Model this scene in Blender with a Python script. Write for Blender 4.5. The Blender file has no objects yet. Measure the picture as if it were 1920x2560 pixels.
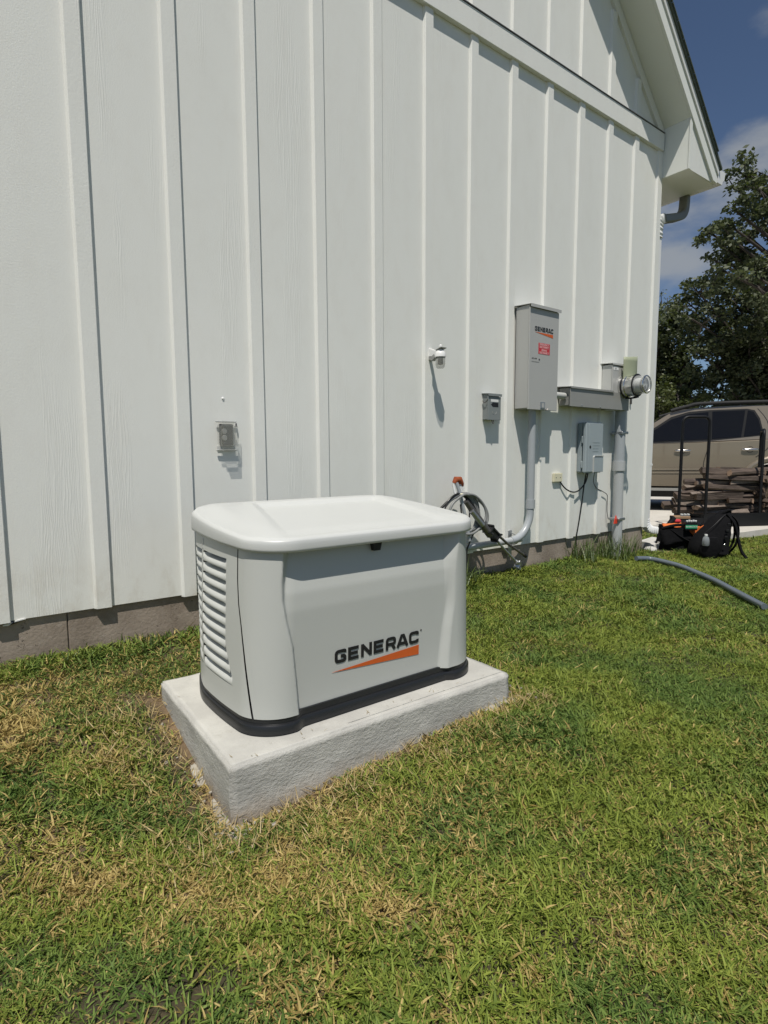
import bpy, bmesh, math, random
import numpy as np
from mathutils import Vector, Matrix, noise
random.seed(7); rng = np.random.default_rng(7)
sc = bpy.context.scene
COL = sc.collection
R = math.radians

# ------------------------------------------------------------------ camera
cam = bpy.data.cameras.new('camera'); camo = bpy.data.objects.new('camera', cam); COL.objects.link(camo)
YAW, PITCH, ROLL = 0.640, 0.1010, -0.0050
F = Vector((math.sin(YAW)*math.cos(PITCH), math.cos(YAW)*math.cos(PITCH), -math.sin(PITCH)))
Rt = Vector((math.cos(YAW), -math.sin(YAW), 0)); Up = Rt.cross(F)
R2 = Rt*math.cos(ROLL) + Up*math.sin(ROLL); U2 = -Rt*math.sin(ROLL) + Up*math.cos(ROLL)
mw = Matrix((R2, U2, -F)).transposed().to_4x4(); mw.translation = (0, -2.906, 1.12)
camo.matrix_world = mw
cam.sensor_fit = 'HORIZONTAL'; cam.sensor_width = 36; cam.lens = 26.41
cam.clip_start = .05; cam.clip_end = 1000
sc.camera = camo

# ------------------------------------------------------------------ sun and sky
SUNV = Vector((-.84, -1, 2.65)).normalized()          # towards the sun
sun = bpy.data.lights.new('sun', 'SUN'); sun.energy = 4.6; sun.angle = R(.5); sun.color = (1, .955, .88)
suno = bpy.data.objects.new('sun', sun); COL.objects.link(suno)
suno.rotation_euler = SUNV.to_track_quat('Z', 'Y').to_euler()
world = bpy.data.worlds.new('World'); sc.world = world; world.use_nodes = True
wn = world.node_tree; wn.nodes.clear()
def N(nt, t, **k):
    n = nt.nodes.new(t)
    for a, b in k.items():
        if hasattr(n, a): setattr(n, a, b)
        else: n.inputs[a].default_value = b
    return n
sky = N(wn, 'ShaderNodeTexSky', sky_type='NISHITA', sun_disc=False)
sky.sun_elevation = math.asin(SUNV.z); sky.sun_rotation = math.atan2(SUNV.x, SUNV.y)
sky.altitude = 200; sky.air_density = .78; sky.dust_density = .3; sky.ozone_density = 2.4
bg = N(wn, 'ShaderNodeBackground'); bg.inputs[1].default_value = .083
wo = N(wn, 'ShaderNodeOutputWorld')
tc = N(wn, 'ShaderNodeTexCoord'); mp = N(wn, 'ShaderNodeMapping'); mp.inputs['Scale'].default_value = (1, 1, 2.4)
mp.inputs['Location'].default_value = (.35, .1, .62)
CLOUDS = [((.86, .41, .305), .9925, .9999, .30), ((.885, .33, .375), .9955, .9999, .14), ((-.5, .6, .5), .90, .99, .2), ((-.3, -.9, .35), .9, .99, .25), ((.9, -.5, .4), .93, .99, .2)]  # first two banks are in view; the last three are unseen, added for fill light
cn = N(wn, 'ShaderNodeTexNoise'); cn.inputs['Scale'].default_value = 5.2; cn.inputs['Detail'].default_value = 7; cn.inputs['Roughness'].default_value = .52
cr = N(wn, 'ShaderNodeMapRange', interpolation_type='SMOOTHSTEP'); cr.inputs[1].default_value = .56; cr.inputs[2].default_value = .98; cr.inputs[4].default_value = .8
cm = N(wn, 'ShaderNodeMixRGB'); cm.inputs[2].default_value = (4.4, 4.65, 4.9, 1)
L = wn.links.new
L(tc.outputs['Generated'], mp.inputs[0]); L(mp.outputs[0], cn.inputs[0]); 
def bank(d, lo, hi, amt):      # a bank of cloud round one compass direction
    dt = N(wn, 'ShaderNodeVectorMath', operation='DOT_PRODUCT'); dt.inputs[1].default_value = Vector(d).normalized()
    nm = N(wn, 'ShaderNodeVectorMath', operation='NORMALIZE'); L(tc.outputs['Generated'], nm.inputs[0]); L(nm.outputs[0], dt.inputs[0])
    m_ = N(wn, 'ShaderNodeMapRange', interpolation_type='SMOOTHSTEP'); L(dt.outputs['Value'], m_.inputs[0])
    for i_, q_ in zip((1, 2, 3, 4), (lo, hi, 0, amt)): m_.inputs[i_].default_value = q_
    return m_.outputs[0]
amp = N(wn, 'ShaderNodeMath', operation='MULTIPLY_ADD'); L(cn.outputs[0], amp.inputs[0]); amp.inputs[1].default_value = 1.7; amp.inputs[2].default_value = -.36
acc = amp.outputs[0]
for bk in CLOUDS:
    ad = N(wn, 'ShaderNodeMath', operation='ADD'); L(acc, ad.inputs[0]); L(bank(*bk), ad.inputs[1]); acc = ad.outputs[0]
L(acc, cr.inputs[0]); L(cr.outputs[0], cm.inputs[0])
L(sky.outputs[0], cm.inputs[1]); L(cm.outputs[0], bg.inputs[0]); L(bg.outputs[0], wo.inputs[0])
sc.view_settings.view_transform = 'Standard'; sc.view_settings.look = 'None'; sc.view_settings.gamma = 1
sc.view_settings.use_curve_mapping = False; sc.view_settings.exposure = -0.17
sc.cycles.max_bounces = 6; sc.cycles.diffuse_bounces = 3; sc.cycles.transparent_max_bounces = 6

# ------------------------------------------------------------------ helpers
def tag(o, label=None, cat=None, group=None, kind=None):
    if label: o['label'] = label
    if cat: o['category'] = cat
    if group: o['group'] = group
    if kind: o['kind'] = kind
    return o
def empty(name, loc, label, cat, group=None, rz=0):
    o = bpy.data.objects.new(name, None); COL.objects.link(o); o.location = loc; o.rotation_euler = (0, 0, rz)
    o.empty_display_size = .1
    bpy.context.view_layer.update()
    return tag(o, label, cat, group)
def link(name, me, mat=None, parent=None, local=False):
    o = bpy.data.objects.new(name, me); COL.objects.link(o)
    if mat: me.materials.append(mat)
    if parent:
        o.parent = parent
        if not local:                       # geometry is given in world coordinates
            w = Matrix.Translation(parent.location) @ parent.rotation_euler.to_matrix().to_4x4() if parent.parent is None else WORLD[parent.name]
            o.matrix_parent_inverse = w.inverted()
            WORLD[o.name] = Matrix.Identity(4)
        else:
            w = Matrix.Translation(parent.location) @ parent.rotation_euler.to_matrix().to_4x4() if parent.parent is None else WORLD[parent.name]
            WORLD[o.name] = w
    else:
        WORLD[o.name] = Matrix.Identity(4)
    return o
WORLD = {}
def mesh(name, vs, fs, mat=None, parent=None, smooth=False, local=False):
    me = bpy.data.meshes.new(name); me.from_pydata([tuple(v) for v in vs], [], fs); me.update()
    if smooth: me.shade_smooth()
    return link(name, me, mat, parent, local)
def bm_obj(name, bm, mat=None, parent=None, smooth=False, local=False):
    me = bpy.data.meshes.new(name); bm.normal_update(); bm.to_mesh(me); bm.free()
    if smooth: me.shade_smooth()
    return link(name, me, mat, parent, local)
def sharp(o, ang=35):
    me = o.data; me.shade_smooth()
    try: me.set_sharp_from_angle(angle=R(ang))
    except Exception: pass
    return o
def add_box(bm, x0, x1, y0, y1, z0, z1, bev=0, seg=1, rot=None):
    r = bmesh.ops.create_cube(bm, size=1)
    vs = r['verts']
    for v in vs: v.co = Vector(((x0+x1)/2+v.co.x*(x1-x0), (y0+y1)/2+v.co.y*(y1-y0), (z0+z1)/2+v.co.z*(z1-z0)))
    if rot:
        c = Vector(((x0+x1)/2, (y0+y1)/2, (z0+z1)/2))
        for v in vs: v.co = c + rot @ (v.co-c)
    if bev:
        es = list({e for v in vs for e in v.link_edges})
        bmesh.ops.bevel(bm, geom=es, offset=bev, segments=seg, affect='EDGES', clamp_overlap=True)
def box(name, x0, x1, y0, y1, z0, z1, mat, parent=None, bev=0, seg=1, rot=None, local=False):
    bm = bmesh.new(); add_box(bm, x0, x1, y0, y1, z0, z1, bev, seg, rot)
    return bm_obj(name, bm, mat, parent, False, local)
def smooth_path(pts, n=6):
    P = [Vector(p) for p in pts]
    if len(P) < 3: return P
    out = []
    for i in range(len(P)-1):
        a = P[max(i-1, 0)]; b = P[i]; c = P[i+1]; d = P[min(i+2, len(P)-1)]
        for k in range(n):
            t = k/n
            out.append(.5*((2*b)+(-a+c)*t+(2*a-5*b+4*c-d)*t*t+(-a+3*b-3*c+d)*t**3))
    out.append(P[-1]); return out
def add_tube(bm, pts, r, res=8, ry=None, cap=True):
    P = [Vector(p) for p in pts]; n = len(P)
    rs = r if hasattr(r, '__len__') else [r]*n
    T = [(P[min(i+1, n-1)]-P[max(i-1, 0)]).normalized() for i in range(n)]
    ref = Vector((0, 0, 1)) if abs(T[0].z) < .9 else Vector((1, 0, 0))
    u = T[0].cross(ref).normalized(); rings = []
    for i in range(n):
        u = (u - T[i]*u.dot(T[i])).normalized(); w = T[i].cross(u)
        k = (ry/rs[i]) if ry else 1
        rings.append([bm.verts.new(P[i]+(u*math.cos(2*math.pi*j/res)+w*math.sin(2*math.pi*j/res)*k)*rs[i]) for j in range(res)])
    for a, b in zip(rings, rings[1:]):
        for j in range(res): bm.faces.new((a[j], a[(j+1) % res], b[(j+1) % res], b[j]))
    if cap:
        bm.faces.new(rings[0][::-1]); bm.faces.new(rings[-1])
def tube(name, pts, r, mat, parent=None, res=10, sm=0, ry=None, local=False, cap=True):
    bm = bmesh.new(); add_tube(bm, smooth_path(pts, sm) if sm else pts, r, res, ry, cap)
    return sharp(bm_obj(name, bm, mat, parent, True, local), 50)
def add_lathe(bm, prof, M, n=28):          # prof: (radius, height along local z); M: matrix
    rings = []
    for r, h in prof:
        if r < 1e-6: rings.append([bm.verts.new(M @ Vector((0, 0, h)))])
        else: rings.append([bm.verts.new(M @ Vector((r*math.cos(2*math.pi*j/n), r*math.sin(2*math.pi*j/n), h))) for j in range(n)])
    for a, b in zip(rings, rings[1:]):
        if len(a) == 1 and len(b) == 1: continue
        for j in range(n):
            k = (j+1) % n
            if len(a) == 1: bm.faces.new((a[0], b[j], b[k]))
            elif len(b) == 1: bm.faces.new((a[j], a[k], b[0]))
            else: bm.faces.new((a[j], a[k], b[k], b[j]))
def lathe(name, prof, loc, axis, mat, parent=None, n=28, ang=40, local=False):
    M = Matrix.Translation(loc) @ Vector(axis).to_track_quat('Z', 'Y').to_matrix().to_4x4()
    bm = bmesh.new(); add_lathe(bm, prof, M, n); bmesh.ops.recalc_face_normals(bm, faces=bm.faces)
    return sharp(bm_obj(name, bm, mat, parent, True, local), ang)
def add_prism(bm, poly, f, d):             # poly: 2D points, f(p)->Vector, d: extrusion vector
    a = [bm.verts.new(f(p)) for p in poly]; b = [bm.verts.new(f(p)+Vector(d)) for p in poly]
    n = len(poly); bm.faces.new(a[::-1]); bm.faces.new(b)
    for i in range(n): bm.faces.new((a[i], a[(i+1) % n], b[(i+1) % n], b[i]))
def prism(name, poly, f, d, mat, parent=None, bev=0, seg=2, local=False):
    bm = bmesh.new(); add_prism(bm, poly, f, d); bmesh.ops.recalc_face_normals(bm, faces=bm.faces)
    if bev: bmesh.ops.bevel(bm, geom=list(bm.edges), offset=bev, segments=seg, affect='EDGES', clamp_overlap=True)
    return bm_obj(name, bm, mat, parent, False, local)
def text(name, s, size, M, mat, parent, extr=.0006, align='LEFT', bold=0, sx=1):
    cu = bpy.data.curves.new(name, 'FONT'); cu.body = s; cu.size = size; cu.extrude = extr; cu.offset = bold; cu.align_x = align; cu.resolution_u = 2
    o = bpy.data.objects.new(name, cu); COL.objects.link(o)
    dg = bpy.context.evaluated_depsgraph_get(); me = bpy.data.meshes.new_from_object(o.evaluated_get(dg))
    bpy.data.objects.remove(o); me.transform(M @ Matrix.Diagonal((sx, 1, 1, 1)))
    return link(name, me, mat, parent)
def wallM(x, y, z): # text on a face that looks towards -y
    return Matrix.Translation((x, y, z)) @ Matrix.Rotation(R(90), 4, 'X')

# ------------------------------------------------------------------ materials
def mat(name, col, rough=.6, metal=0, var=.08, scale=8, bump=0, bscale=60, bdist=.002, spec=.5, coat=0, detail=5):
    m = bpy.data.materials.new(name); m.use_nodes = True; nt = m.node_tree; b = nt.nodes['Principled BSDF']
    b.inputs['Roughness'].default_value = rough; b.inputs['Metallic'].default_value = metal
    b.inputs['Specular IOR Level'].default_value = spec; b.inputs['Coat Weight'].default_value = coat
    g = N(nt, 'ShaderNodeNewGeometry'); n = N(nt, 'ShaderNodeTexNoise'); n.inputs['Scale'].default_value = scale; n.inputs['Detail'].default_value = detail
    nt.links.new(g.outputs['Position'], n.inputs[0])
    mx = N(nt, 'ShaderNodeMixRGB'); c = np.array(col)
    mx.inputs[1].default_value = (*np.clip(c*(1-var), 0, 1), 1); mx.inputs[2].default_value = (*np.clip(c*(1+var), 0, 1), 1)
    nt.links.new(n.outputs[0], mx.inputs[0]); nt.links.new(mx.outputs[0], b.inputs['Base Color'])
    if bump:
        n2 = N(nt, 'ShaderNodeTexNoise'); n2.inputs['Scale'].default_value = bscale; n2.inputs['Detail'].default_value = 6
        nt.links.new(g.outputs['Position'], n2.inputs[0])
        bp = N(nt, 'ShaderNodeBump'); bp.inputs['Strength'].default_value = bump; bp.inputs['Distance'].default_value = bdist
        nt.links.new(n2.outputs[0], bp.inputs['Height']); nt.links.new(bp.outputs[0], b.inputs['Normal'])
    return m
def math_(nt, op, a, b=None, clamp=False):
    n = N(nt, 'ShaderNodeMath', operation=op, use_clamp=clamp)
    for i, v in enumerate((a, b)):
        if v is None: continue
        if isinstance(v, (int, float)): n.inputs[i].default_value = v
        else: nt.links.new(v, n.inputs[i])
    return n.outputs[0]
def noise_(nt, vec, scale, detail=4, rough=.5, mapping=None):
    n = N(nt, 'ShaderNodeTexNoise'); n.inputs['Scale'].default_value = scale; n.inputs['Detail'].default_value = detail; n.inputs['Roughness'].default_value = rough
    if mapping:
        mp = N(nt, 'ShaderNodeMapping'); mp.inputs['Scale'].default_value = mapping; nt.links.new(vec, mp.inputs[0]); vec = mp.outputs[0]
    nt.links.new(vec, n.inputs[0]); return n.outputs[0]
def ramp_(nt, v, a, b, lo=0., hi=1.):
    n = N(nt, 'ShaderNodeMapRange', interpolation_type='SMOOTHSTEP')
    nt.links.new(v, n.inputs[0])
    for i, q in zip((1, 2, 3, 4), (a, b, lo, hi)): n.inputs[i].default_value = q
    return n.outputs[0]
def mix_(nt, f, a, b, blend='MIX'):
    n = N(nt, 'ShaderNodeMixRGB', blend_type=blend)
    for i, v in enumerate((f, a, b)):
        if isinstance(v, (int, float)): n.inputs[i].default_value = v
        elif isinstance(v, tuple): n.inputs[i].default_value = (*v, 1)
        else: nt.links.new(v, n.inputs[i])
    return n.outputs[0]

def siding_mat(name, grain=1.0, pebble=.5):
    m = mat(name, (.80, .80, .765), .55); nt = m.node_tree; b = nt.nodes['Principled BSDF']
    g = N(nt, 'ShaderNodeNewGeometry').outputs['Position']
    # embossed cedar grain: stretched rings, strongest in uneven vertical bands
    w = noise_(nt, g, 3.0, 3, .5, (1, 1, .35))
    wv = N(nt, 'ShaderNodeTexWave', wave_type='BANDS', bands_direction='X'); wv.inputs['Scale'].default_value = 34
    wv.inputs['Distortion'].default_value = 20; wv.inputs['Detail'].default_value = 2.5; wv.inputs['Detail Scale'].default_value = .7; wv.inputs['Detail Roughness'].default_value = .55
    mp = N(nt, 'ShaderNodeMapping'); mp.inputs['Scale'].default_value = (1, 1, .085); nt.links.new(g, mp.inputs[0]); nt.links.new(mp.outputs[0], wv.inputs[0])
    band = ramp_(nt, noise_(nt, g, 5.5, 2, .5, (1, 1, .10)), .54, .64)
    fine = noise_(nt, g, 160, 3, .6, (1, 1, .12))
    peb = noise_(nt, g, 130, 4, .65)
    line = math_(nt, 'POWER', wv.outputs[0], 3.)
    h = math_(nt, 'ADD', math_(nt, 'MULTIPLY', math_(nt, 'MULTIPLY', line, band), 1.1*grain), math_(nt, 'ADD', math_(nt, 'MULTIPLY', peb, pebble), math_(nt, 'MULTIPLY', math_(nt, 'MULTIPLY', fine, band), .5*grain)))
    bp = N(nt, 'ShaderNodeBump'); bp.inputs['Strength'].default_value = .42; bp.inputs['Distance'].default_value = .0020
    nt.links.new(h, bp.inputs['Height']); nt.links.new(bp.outputs[0], b.inputs['Normal'])
    # soft dirt, a little more near the ground
    sx = N(nt, 'ShaderNodeSeparateXYZ'); nt.links.new(g, sx.inputs[0])
    low = ramp_(nt, sx.outputs[2], .40, .75, .8, 0.)
    d = math_(nt, 'MULTIPLY', ramp_(nt, noise_(nt, g, 9, 5, .65, (1, 1, .5)), .42, .75), math_(nt, 'ADD', low, .16), True)
    c = mix_(nt, w, (.785, .79, .742), (.82, .82, .772))
    c = mix_(nt, d, c, (.66, .63, .56))
    nt.links.new(c, b.inputs['Base Color']); return m
M_side = siding_mat('siding_paint', .7, .9); M_bat = siding_mat('batten_paint', .55, 1.1)
M_trim = mat('smooth_trim_paint', (.80, .81, .755), .5, var=.02, bump=.15, bscale=120, bdist=.001)
M_found = None
def foundation_mat():
    m = mat('foundation_concrete', (.25, .19, .155), .95); nt = m.node_tree; b = nt.nodes['Principled BSDF']
    g = N(nt, 'ShaderNodeNewGeometry').outputs['Position']
    c = mix_(nt, ramp_(nt, noise_(nt, g, 3.2, 6, .6), .35, .65), (.235, .190, .150), (.36, .30, .245))
    c = mix_(nt, ramp_(nt, noise_(nt, g, 45, 4, .7), .45, .75, 0, .35), c, (.40, .35, .30))
    v = N(nt, 'ShaderNodeTexVoronoi'); v.inputs['Scale'].default_value = 16; v.inputs['Randomness'].default_value = 1
    wn_ = noise_(nt, g, 14, 3); va = N(nt, 'ShaderNodeVectorMath', operation='ADD'); nt.links.new(g, va.inputs[0]); nt.links.new(wn_, va.inputs[1]); nt.links.new(va.outputs[0], v.inputs[0])
    pit = math_(nt, 'MULTIPLY', ramp_(nt, v.outputs['Distance'], .05, .20, 1, 0), ramp_(nt, noise_(nt, g, 4, 2), .44, .54))
    c = mix_(nt, pit, c, (.10, .075, .06))
    sp = N(nt, 'ShaderNodeSeparateXYZ'); nt.links.new(g, sp.inputs[0])
    damp = ramp_(nt, math_(nt, 'ADD', sp.outputs[2], math_(nt, 'MULTIPLY', noise_(nt, g, 6, 5, .65), -.16)), .07, .20, .55, 0.)
    c = mix_(nt, damp, c, (.13, .095, .065)); nt.links.new(c, b.inputs['Base Color'])
    h = math_(nt, 'SUBTRACT', noise_(nt, g, 70, 6, .6), math_(nt, 'MULTIPLY', pit, 2.))
    bp = N(nt, 'ShaderNodeBump'); bp.inputs['Strength'].default_value = .7; bp.inputs['Distance'].default_value = .004
    nt.links.new(h, bp.inputs['Height']); nt.links.new(bp.outputs[0], b.inputs['Normal']); return m
M_found = foundation_mat()
def concrete_mat(name, a, b_, dark, bump=.6, bd=.004):
    m = mat(name, a, .92); nt = m.node_tree; b = nt.nodes['Principled BSDF']
    g = N(nt, 'ShaderNodeNewGeometry'); p = g.outputs['Position']
    c = mix_(nt, ramp_(nt, noise_(nt, p, 6, 6, .6), .35, .68), a, b_)
    c = mix_(nt, ramp_(nt, noise_(nt, p, 11, 5, .65), .56, .74, 0, .55), c, dark)
    c = mix_(nt, ramp_(nt, noise_(nt, p, 190, 3, .6), .60, .78, 0, .45), c, tuple(x*.55 for x in dark))
    nt.links.new(c, b.inputs['Base Color'])
    sp = N(nt, 'ShaderNodeSeparateXYZ'); nt.links.new(p, sp.inputs[0])
    if name == 'pad_concrete':
        hz = math_(nt, 'ADD', sp.outputs[2], math_(nt, 'MULTIPLY', noise_(nt, p, 14, 5, .7), -.10))
        c = mix_(nt, ramp_(nt, hz, -.05, .045, .75, 0.), c, (.27, .205, .14)); nt.links.new(c, b.inputs['Base Color'])
    sx = N(nt, 'ShaderNodeSeparateXYZ'); nt.links.new(g.outputs['Normal'], sx.inputs[0])
    top = ramp_(nt, sx.outputs[2], .5, .95, 1., .22)
    h = math_(nt, 'ADD', math_(nt, 'MULTIPLY', noise_(nt, p, 55, 6, .65, (1, 1, 1.6)), 1.2), math_(nt, 'MULTIPLY', noise_(nt, p, 260, 3, .6), .45))
    bp = N(nt, 'ShaderNodeBump'); bp.inputs['Distance'].default_value = bd
    nt.links.new(math_(nt, 'MULTIPLY', top, bump), bp.inputs['Strength'])
    nt.links.new(h, bp.inputs['Height']); nt.links.new(bp.outputs[0], b.inputs['Normal']); return m
M_pad = concrete_mat('pad_concrete', (.44, .43, .395), (.53, .52, .475), (.35, .335, .295), .85, .005)
M_spill = concrete_mat('spilt_concrete_dirty', (.30, .27, .22), (.40, .37, .31), (.20, .165, .12), .9, .006)
M_slab = concrete_mat('slab_concrete', (.56, .53, .47), (.62, .59, .53), (.46, .43, .38), .3, .003)
M_splash = concrete_mat('cast_concrete', (.55, .54, .50), (.62, .61, .57), (.42, .40, .36), .5, .003)
M_gen = mat('enclosure_paint', (.525, .535, .505), .42, var=.025, scale=5, bump=.10, bscale=380, bdist=.0008)
M_lid = mat('lid_textured_paint', (.56, .57, .55), .34, var=.02, scale=4, bump=.35, bscale=300, bdist=.0010)
M_blk = mat('black_plastic', (.015, .016, .018), .36, var=.15, bump=.2, bscale=200, bdist=.001)
M_blkpaint = mat('black_metal_paint', (.009, .009, .010), .5, var=.1, spec=.3)
M_ink = mat('black_print', (.012, .012, .014), .5, var=.02)
M_orange = mat('orange_print', (.62, .115, .018), .5, var=.03)
M_red = mat('red_sticker', (.55, .035, .045), .45, var=.05)
M_pink = mat('pale_print', (.75, .42, .42), .5, var=.03)
M_white = mat('white_plastic', (.78, .78, .76), .35, var=.03)
M_cream = mat('cream_plastic', (.72, .68, .50), .4, var=.04)
M_grey = mat('grey_enclosure_paint', (.44, .44, .42), .42, var=.03, bump=.1, bscale=300, bdist=.0006)
M_grey2 = mat('dark_grey_enclosure_paint', (.29, .29, .275), .45, var=.05)
M_disc = mat('disconnect_grey_paint', (.225, .245, .242), .45, var=.05)
M_meterbox = mat('meter_socket_paint', (.52, .525, .50), .35, var=.04)
M_nid = mat('blue_grey_plastic', (.33, .38, .40), .42, var=.04)
M_pvc = mat('grey_pvc', (.37, .395, .41), .32, var=.04, scale=20)
M_pvc2 = mat('light_grey_pvc', (.44, .455, .455), .35, var=.05, scale=12)
M_pipe = mat('dark_grey_pvc', (.13, .155, .18), .25, var=.08)
M_galv = mat('galvanised_steel', (.42, .43, .44), .38, .85, var=.25, scale=60)
M_steel = mat('dark_steel', (.16, .15, .14), .45, .7, var=.2)
M_hood = mat('sage_plastic', (.33, .36, .24), .5, var=.05)
M_ring = mat('aluminium_ring', (.62, .62, .60), .22, 1, var=.1, scale=30)
M_wire = mat('black_cable', (.012, .012, .012), .4, var=.1)
M_greycable = mat('grey_flex_conduit', (.22, .225, .22), .45, var=.1)
M_gutter = mat('white_gutter_metal', (.80, .80, .78), .28, var=.02)
M_shingle = mat('dark_shingles', (.10, .12, .105), .9, var=.5, scale=40, bump=.6, bscale=90, bdist=.004)
M_dspt = mat('putty_downspout', (.20, .20, .18), .4, var=.05)
def glass_mat(name, tint=(.95, .97, .97), alpha=.25, rough=.04):
    m = bpy.data.materials.new(name); m.use_nodes = True; nt = m.node_tree; b = nt.nodes['Principled BSDF']
    b.inputs['Base Color'].default_value = (*tint, 1); b.inputs['Roughness'].default_value = rough
    b.inputs['Alpha'].default_value = alpha; b.inputs['Specular IOR Level'].default_value = .8
    n = N(nt, 'ShaderNodeTexNoise'); n.inputs['Scale'].default_value = 25
    r = ramp_(nt, n.outputs[0], .3, .8, rough, rough+.12); nt.links.new(r, b.inputs['Roughness']); return m
M_clear = glass_mat('clear_cover_plastic', (.45, .45, .40), .36, .08)
M_glass = glass_mat('meter_glass', (.70, .72, .72), .34, .05)
M_bottle = glass_mat('bottle_plastic', (.42, .45, .47), .5, .12)
M_carglass = mat('tinted_glass', (.008, .008, .009), .05, var=.1, spec=.32)
M_car = mat('champagne_car_paint', (.28, .235, .175), .28, .35, var=.03, coat=.9)
M_carlow = mat('pale_car_trim', (.30, .26, .20), .4, .2, var=.03, coat=.3)
M_chrome = mat('chrome', (.75, .74, .72), .12, 1, var=.03)
M_rubber = mat('rubber', (.016, .016, .016), .75, var=.2)
M_cloth = mat('black_nylon', (.007, .007, .008), .9, spec=.15, var=.3, scale=30, bump=.5, bscale=40, bdist=.01)
M_orfab = mat('orange_lining', (.70, .17, .035), .8, var=.15, scale=30, bump=.4, bscale=30, bdist=.01)
M_card = mat('cardboard', (.32, .20, .11), .85, var=.1)
M_green = mat('green_label', (.03, .33, .16), .5, var=.05)
def wood_mat():
    m = mat('weathered_firewood', (.12, .09, .07), .9); nt = m.node_tree; b = nt.nodes['Principled BSDF']
    g = N(nt, 'ShaderNodeTexCoord').outputs['Object']; oi = N(nt, 'ShaderNodeObjectInfo')
    c = mix_(nt, ramp_(nt, noise_(nt, g, 9, 6, .65, (.35, 2, 2)), .35, .65), (.028, .020, .017), (.13, .098, .078))
    c = mix_(nt, ramp_(nt, oi.outputs['Random'], .1, .9, 0, .55), c, (.13, .095, .075))
    nt.links.new(c, b.inputs['Base Color'])
    bp = N(nt, 'ShaderNodeBump'); bp.inputs['Strength'].default_value = .8; bp.inputs['Distance'].default_value = .012
    nt.links.new(noise_(nt, g, 22, 5, .6, (.2, 2, 2)), bp.inputs['Height']); nt.links.new(bp.outputs[0], b.inputs['Normal']); return m
M_wood = wood_mat()
M_woodend = mat('split_wood_end', (.25, .17, .115), .9, var=.35, scale=25, bump=.5, bscale=60, bdist=.004)

# ------------------------------------------------------------------ terrain
def sstep(a, b, x):
    t = np.clip((np.asarray(x, float)-a)/(b-a), 0, 1); return t*t*(3-2*t)
def ground_z(x, y):
    A = .21 - .08*sstep(4.2, 5.5, x)
    B = .07*np.clip((np.asarray(x, float)-.6)/1.25, 0, 1) + .025*sstep(1.8, 4., x)
    s = np.clip(1+np.asarray(y, float)/1.3, 0, 1); s = s**1.15
    s = np.where(np.asarray(y) > 0, 1, s)
    far = sstep(12, 40, np.hypot(x, y))
    return (A*s + B*(1-s))*(1-far) + .1*far
def bumps(x, y):
    x = np.asarray(x, float); y = np.asarray(y, float)
    return .006*np.sin(x*5.1+1.3*np.sin(y*3.3))*np.sin(y*4.3+.7) + .004*np.sin(x*11+y*7)
def grass_field(x, y):   # 0 = green, 1 = dry straw; smooth patches
    return None
xs = np.unique(np.concatenate([np.linspace(-300, -12, 24), np.linspace(-12, -2, 20), np.arange(-2, 9.01, .06), np.linspace(9, 20, 16), np.linspace(20, 300, 24)]))
ys = np.unique(np.concatenate([np.linspace(-300, -12, 24), np.linspace(-12, -4, 16), np.arange(-4, .61, .06), np.linspace(.6, 20, 28), np.linspace(20, 300, 24)]))
X, Y = np.meshgrid(xs, ys); Z = ground_z(X, Y)+bumps(X, Y)*(np.hypot(X, Y) < 14)
nx, ny = len(xs), len(ys)
vs = np.stack([X.ravel(), Y.ravel(), Z.ravel()], 1)
idx = np.arange(nx*ny).reshape(ny, nx)
fs = np.stack([idx[:-1, :-1].ravel(), idx[:-1, 1:].ravel(), idx[1:, 1:].ravel(), idx[1:, :-1].ravel()], 1)
def straw_prob(nt, p):
    """patchy dryness of the lawn as a function of world position"""
    sx = N(nt, 'ShaderNodeSeparateXYZ'); nt.links.new(p, sx.inputs[0])
    left = ramp_(nt, math_(nt, 'ADD', sx.outputs[0], math_(nt, 'MULTIPLY', sx.outputs[1], .45)), -1.1, 1.3, 1., 0.)
    n1 = noise_(nt, p, 1.6, 4, .6); n2 = noise_(nt, p, 5.5, 3, .6)
    v = math_(nt, 'ADD', math_(nt, 'MULTIPLY', ramp_(nt, n1, .47, .62), .52), math_(nt, 'MULTIPLY', ramp_(nt, n2, .50, .68), .42))
    v = math_(nt, 'MULTIPLY', v, math_(nt, 'ADD', math_(nt, 'MULTIPLY', left, 1.15), .22))
    # worn ring round the concrete pad
    dx = math_(nt, 'SUBTRACT', math_(nt, 'ABSOLUTE', math_(nt, 'SUBTRACT', sx.outputs[0], 1.21)), .62)
    dy = math_(nt, 'SUBTRACT', math_(nt, 'ABSOLUTE', math_(nt, 'ADD', sx.outputs[1], .94)), .41)
    d = math_(nt, 'MAXIMUM', dx, dy)
    ring = ramp_(nt, math_(nt, 'ADD', d, math_(nt, 'MULTIPLY', n2, .14)), .05, .17, .70, 0.)
    return math_(nt, 'ADD', math_(nt, 'ADD', v, math_(nt, 'ADD', math_(nt, 'MULTIPLY', left, .10), .02)), ring, True), ring
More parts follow.
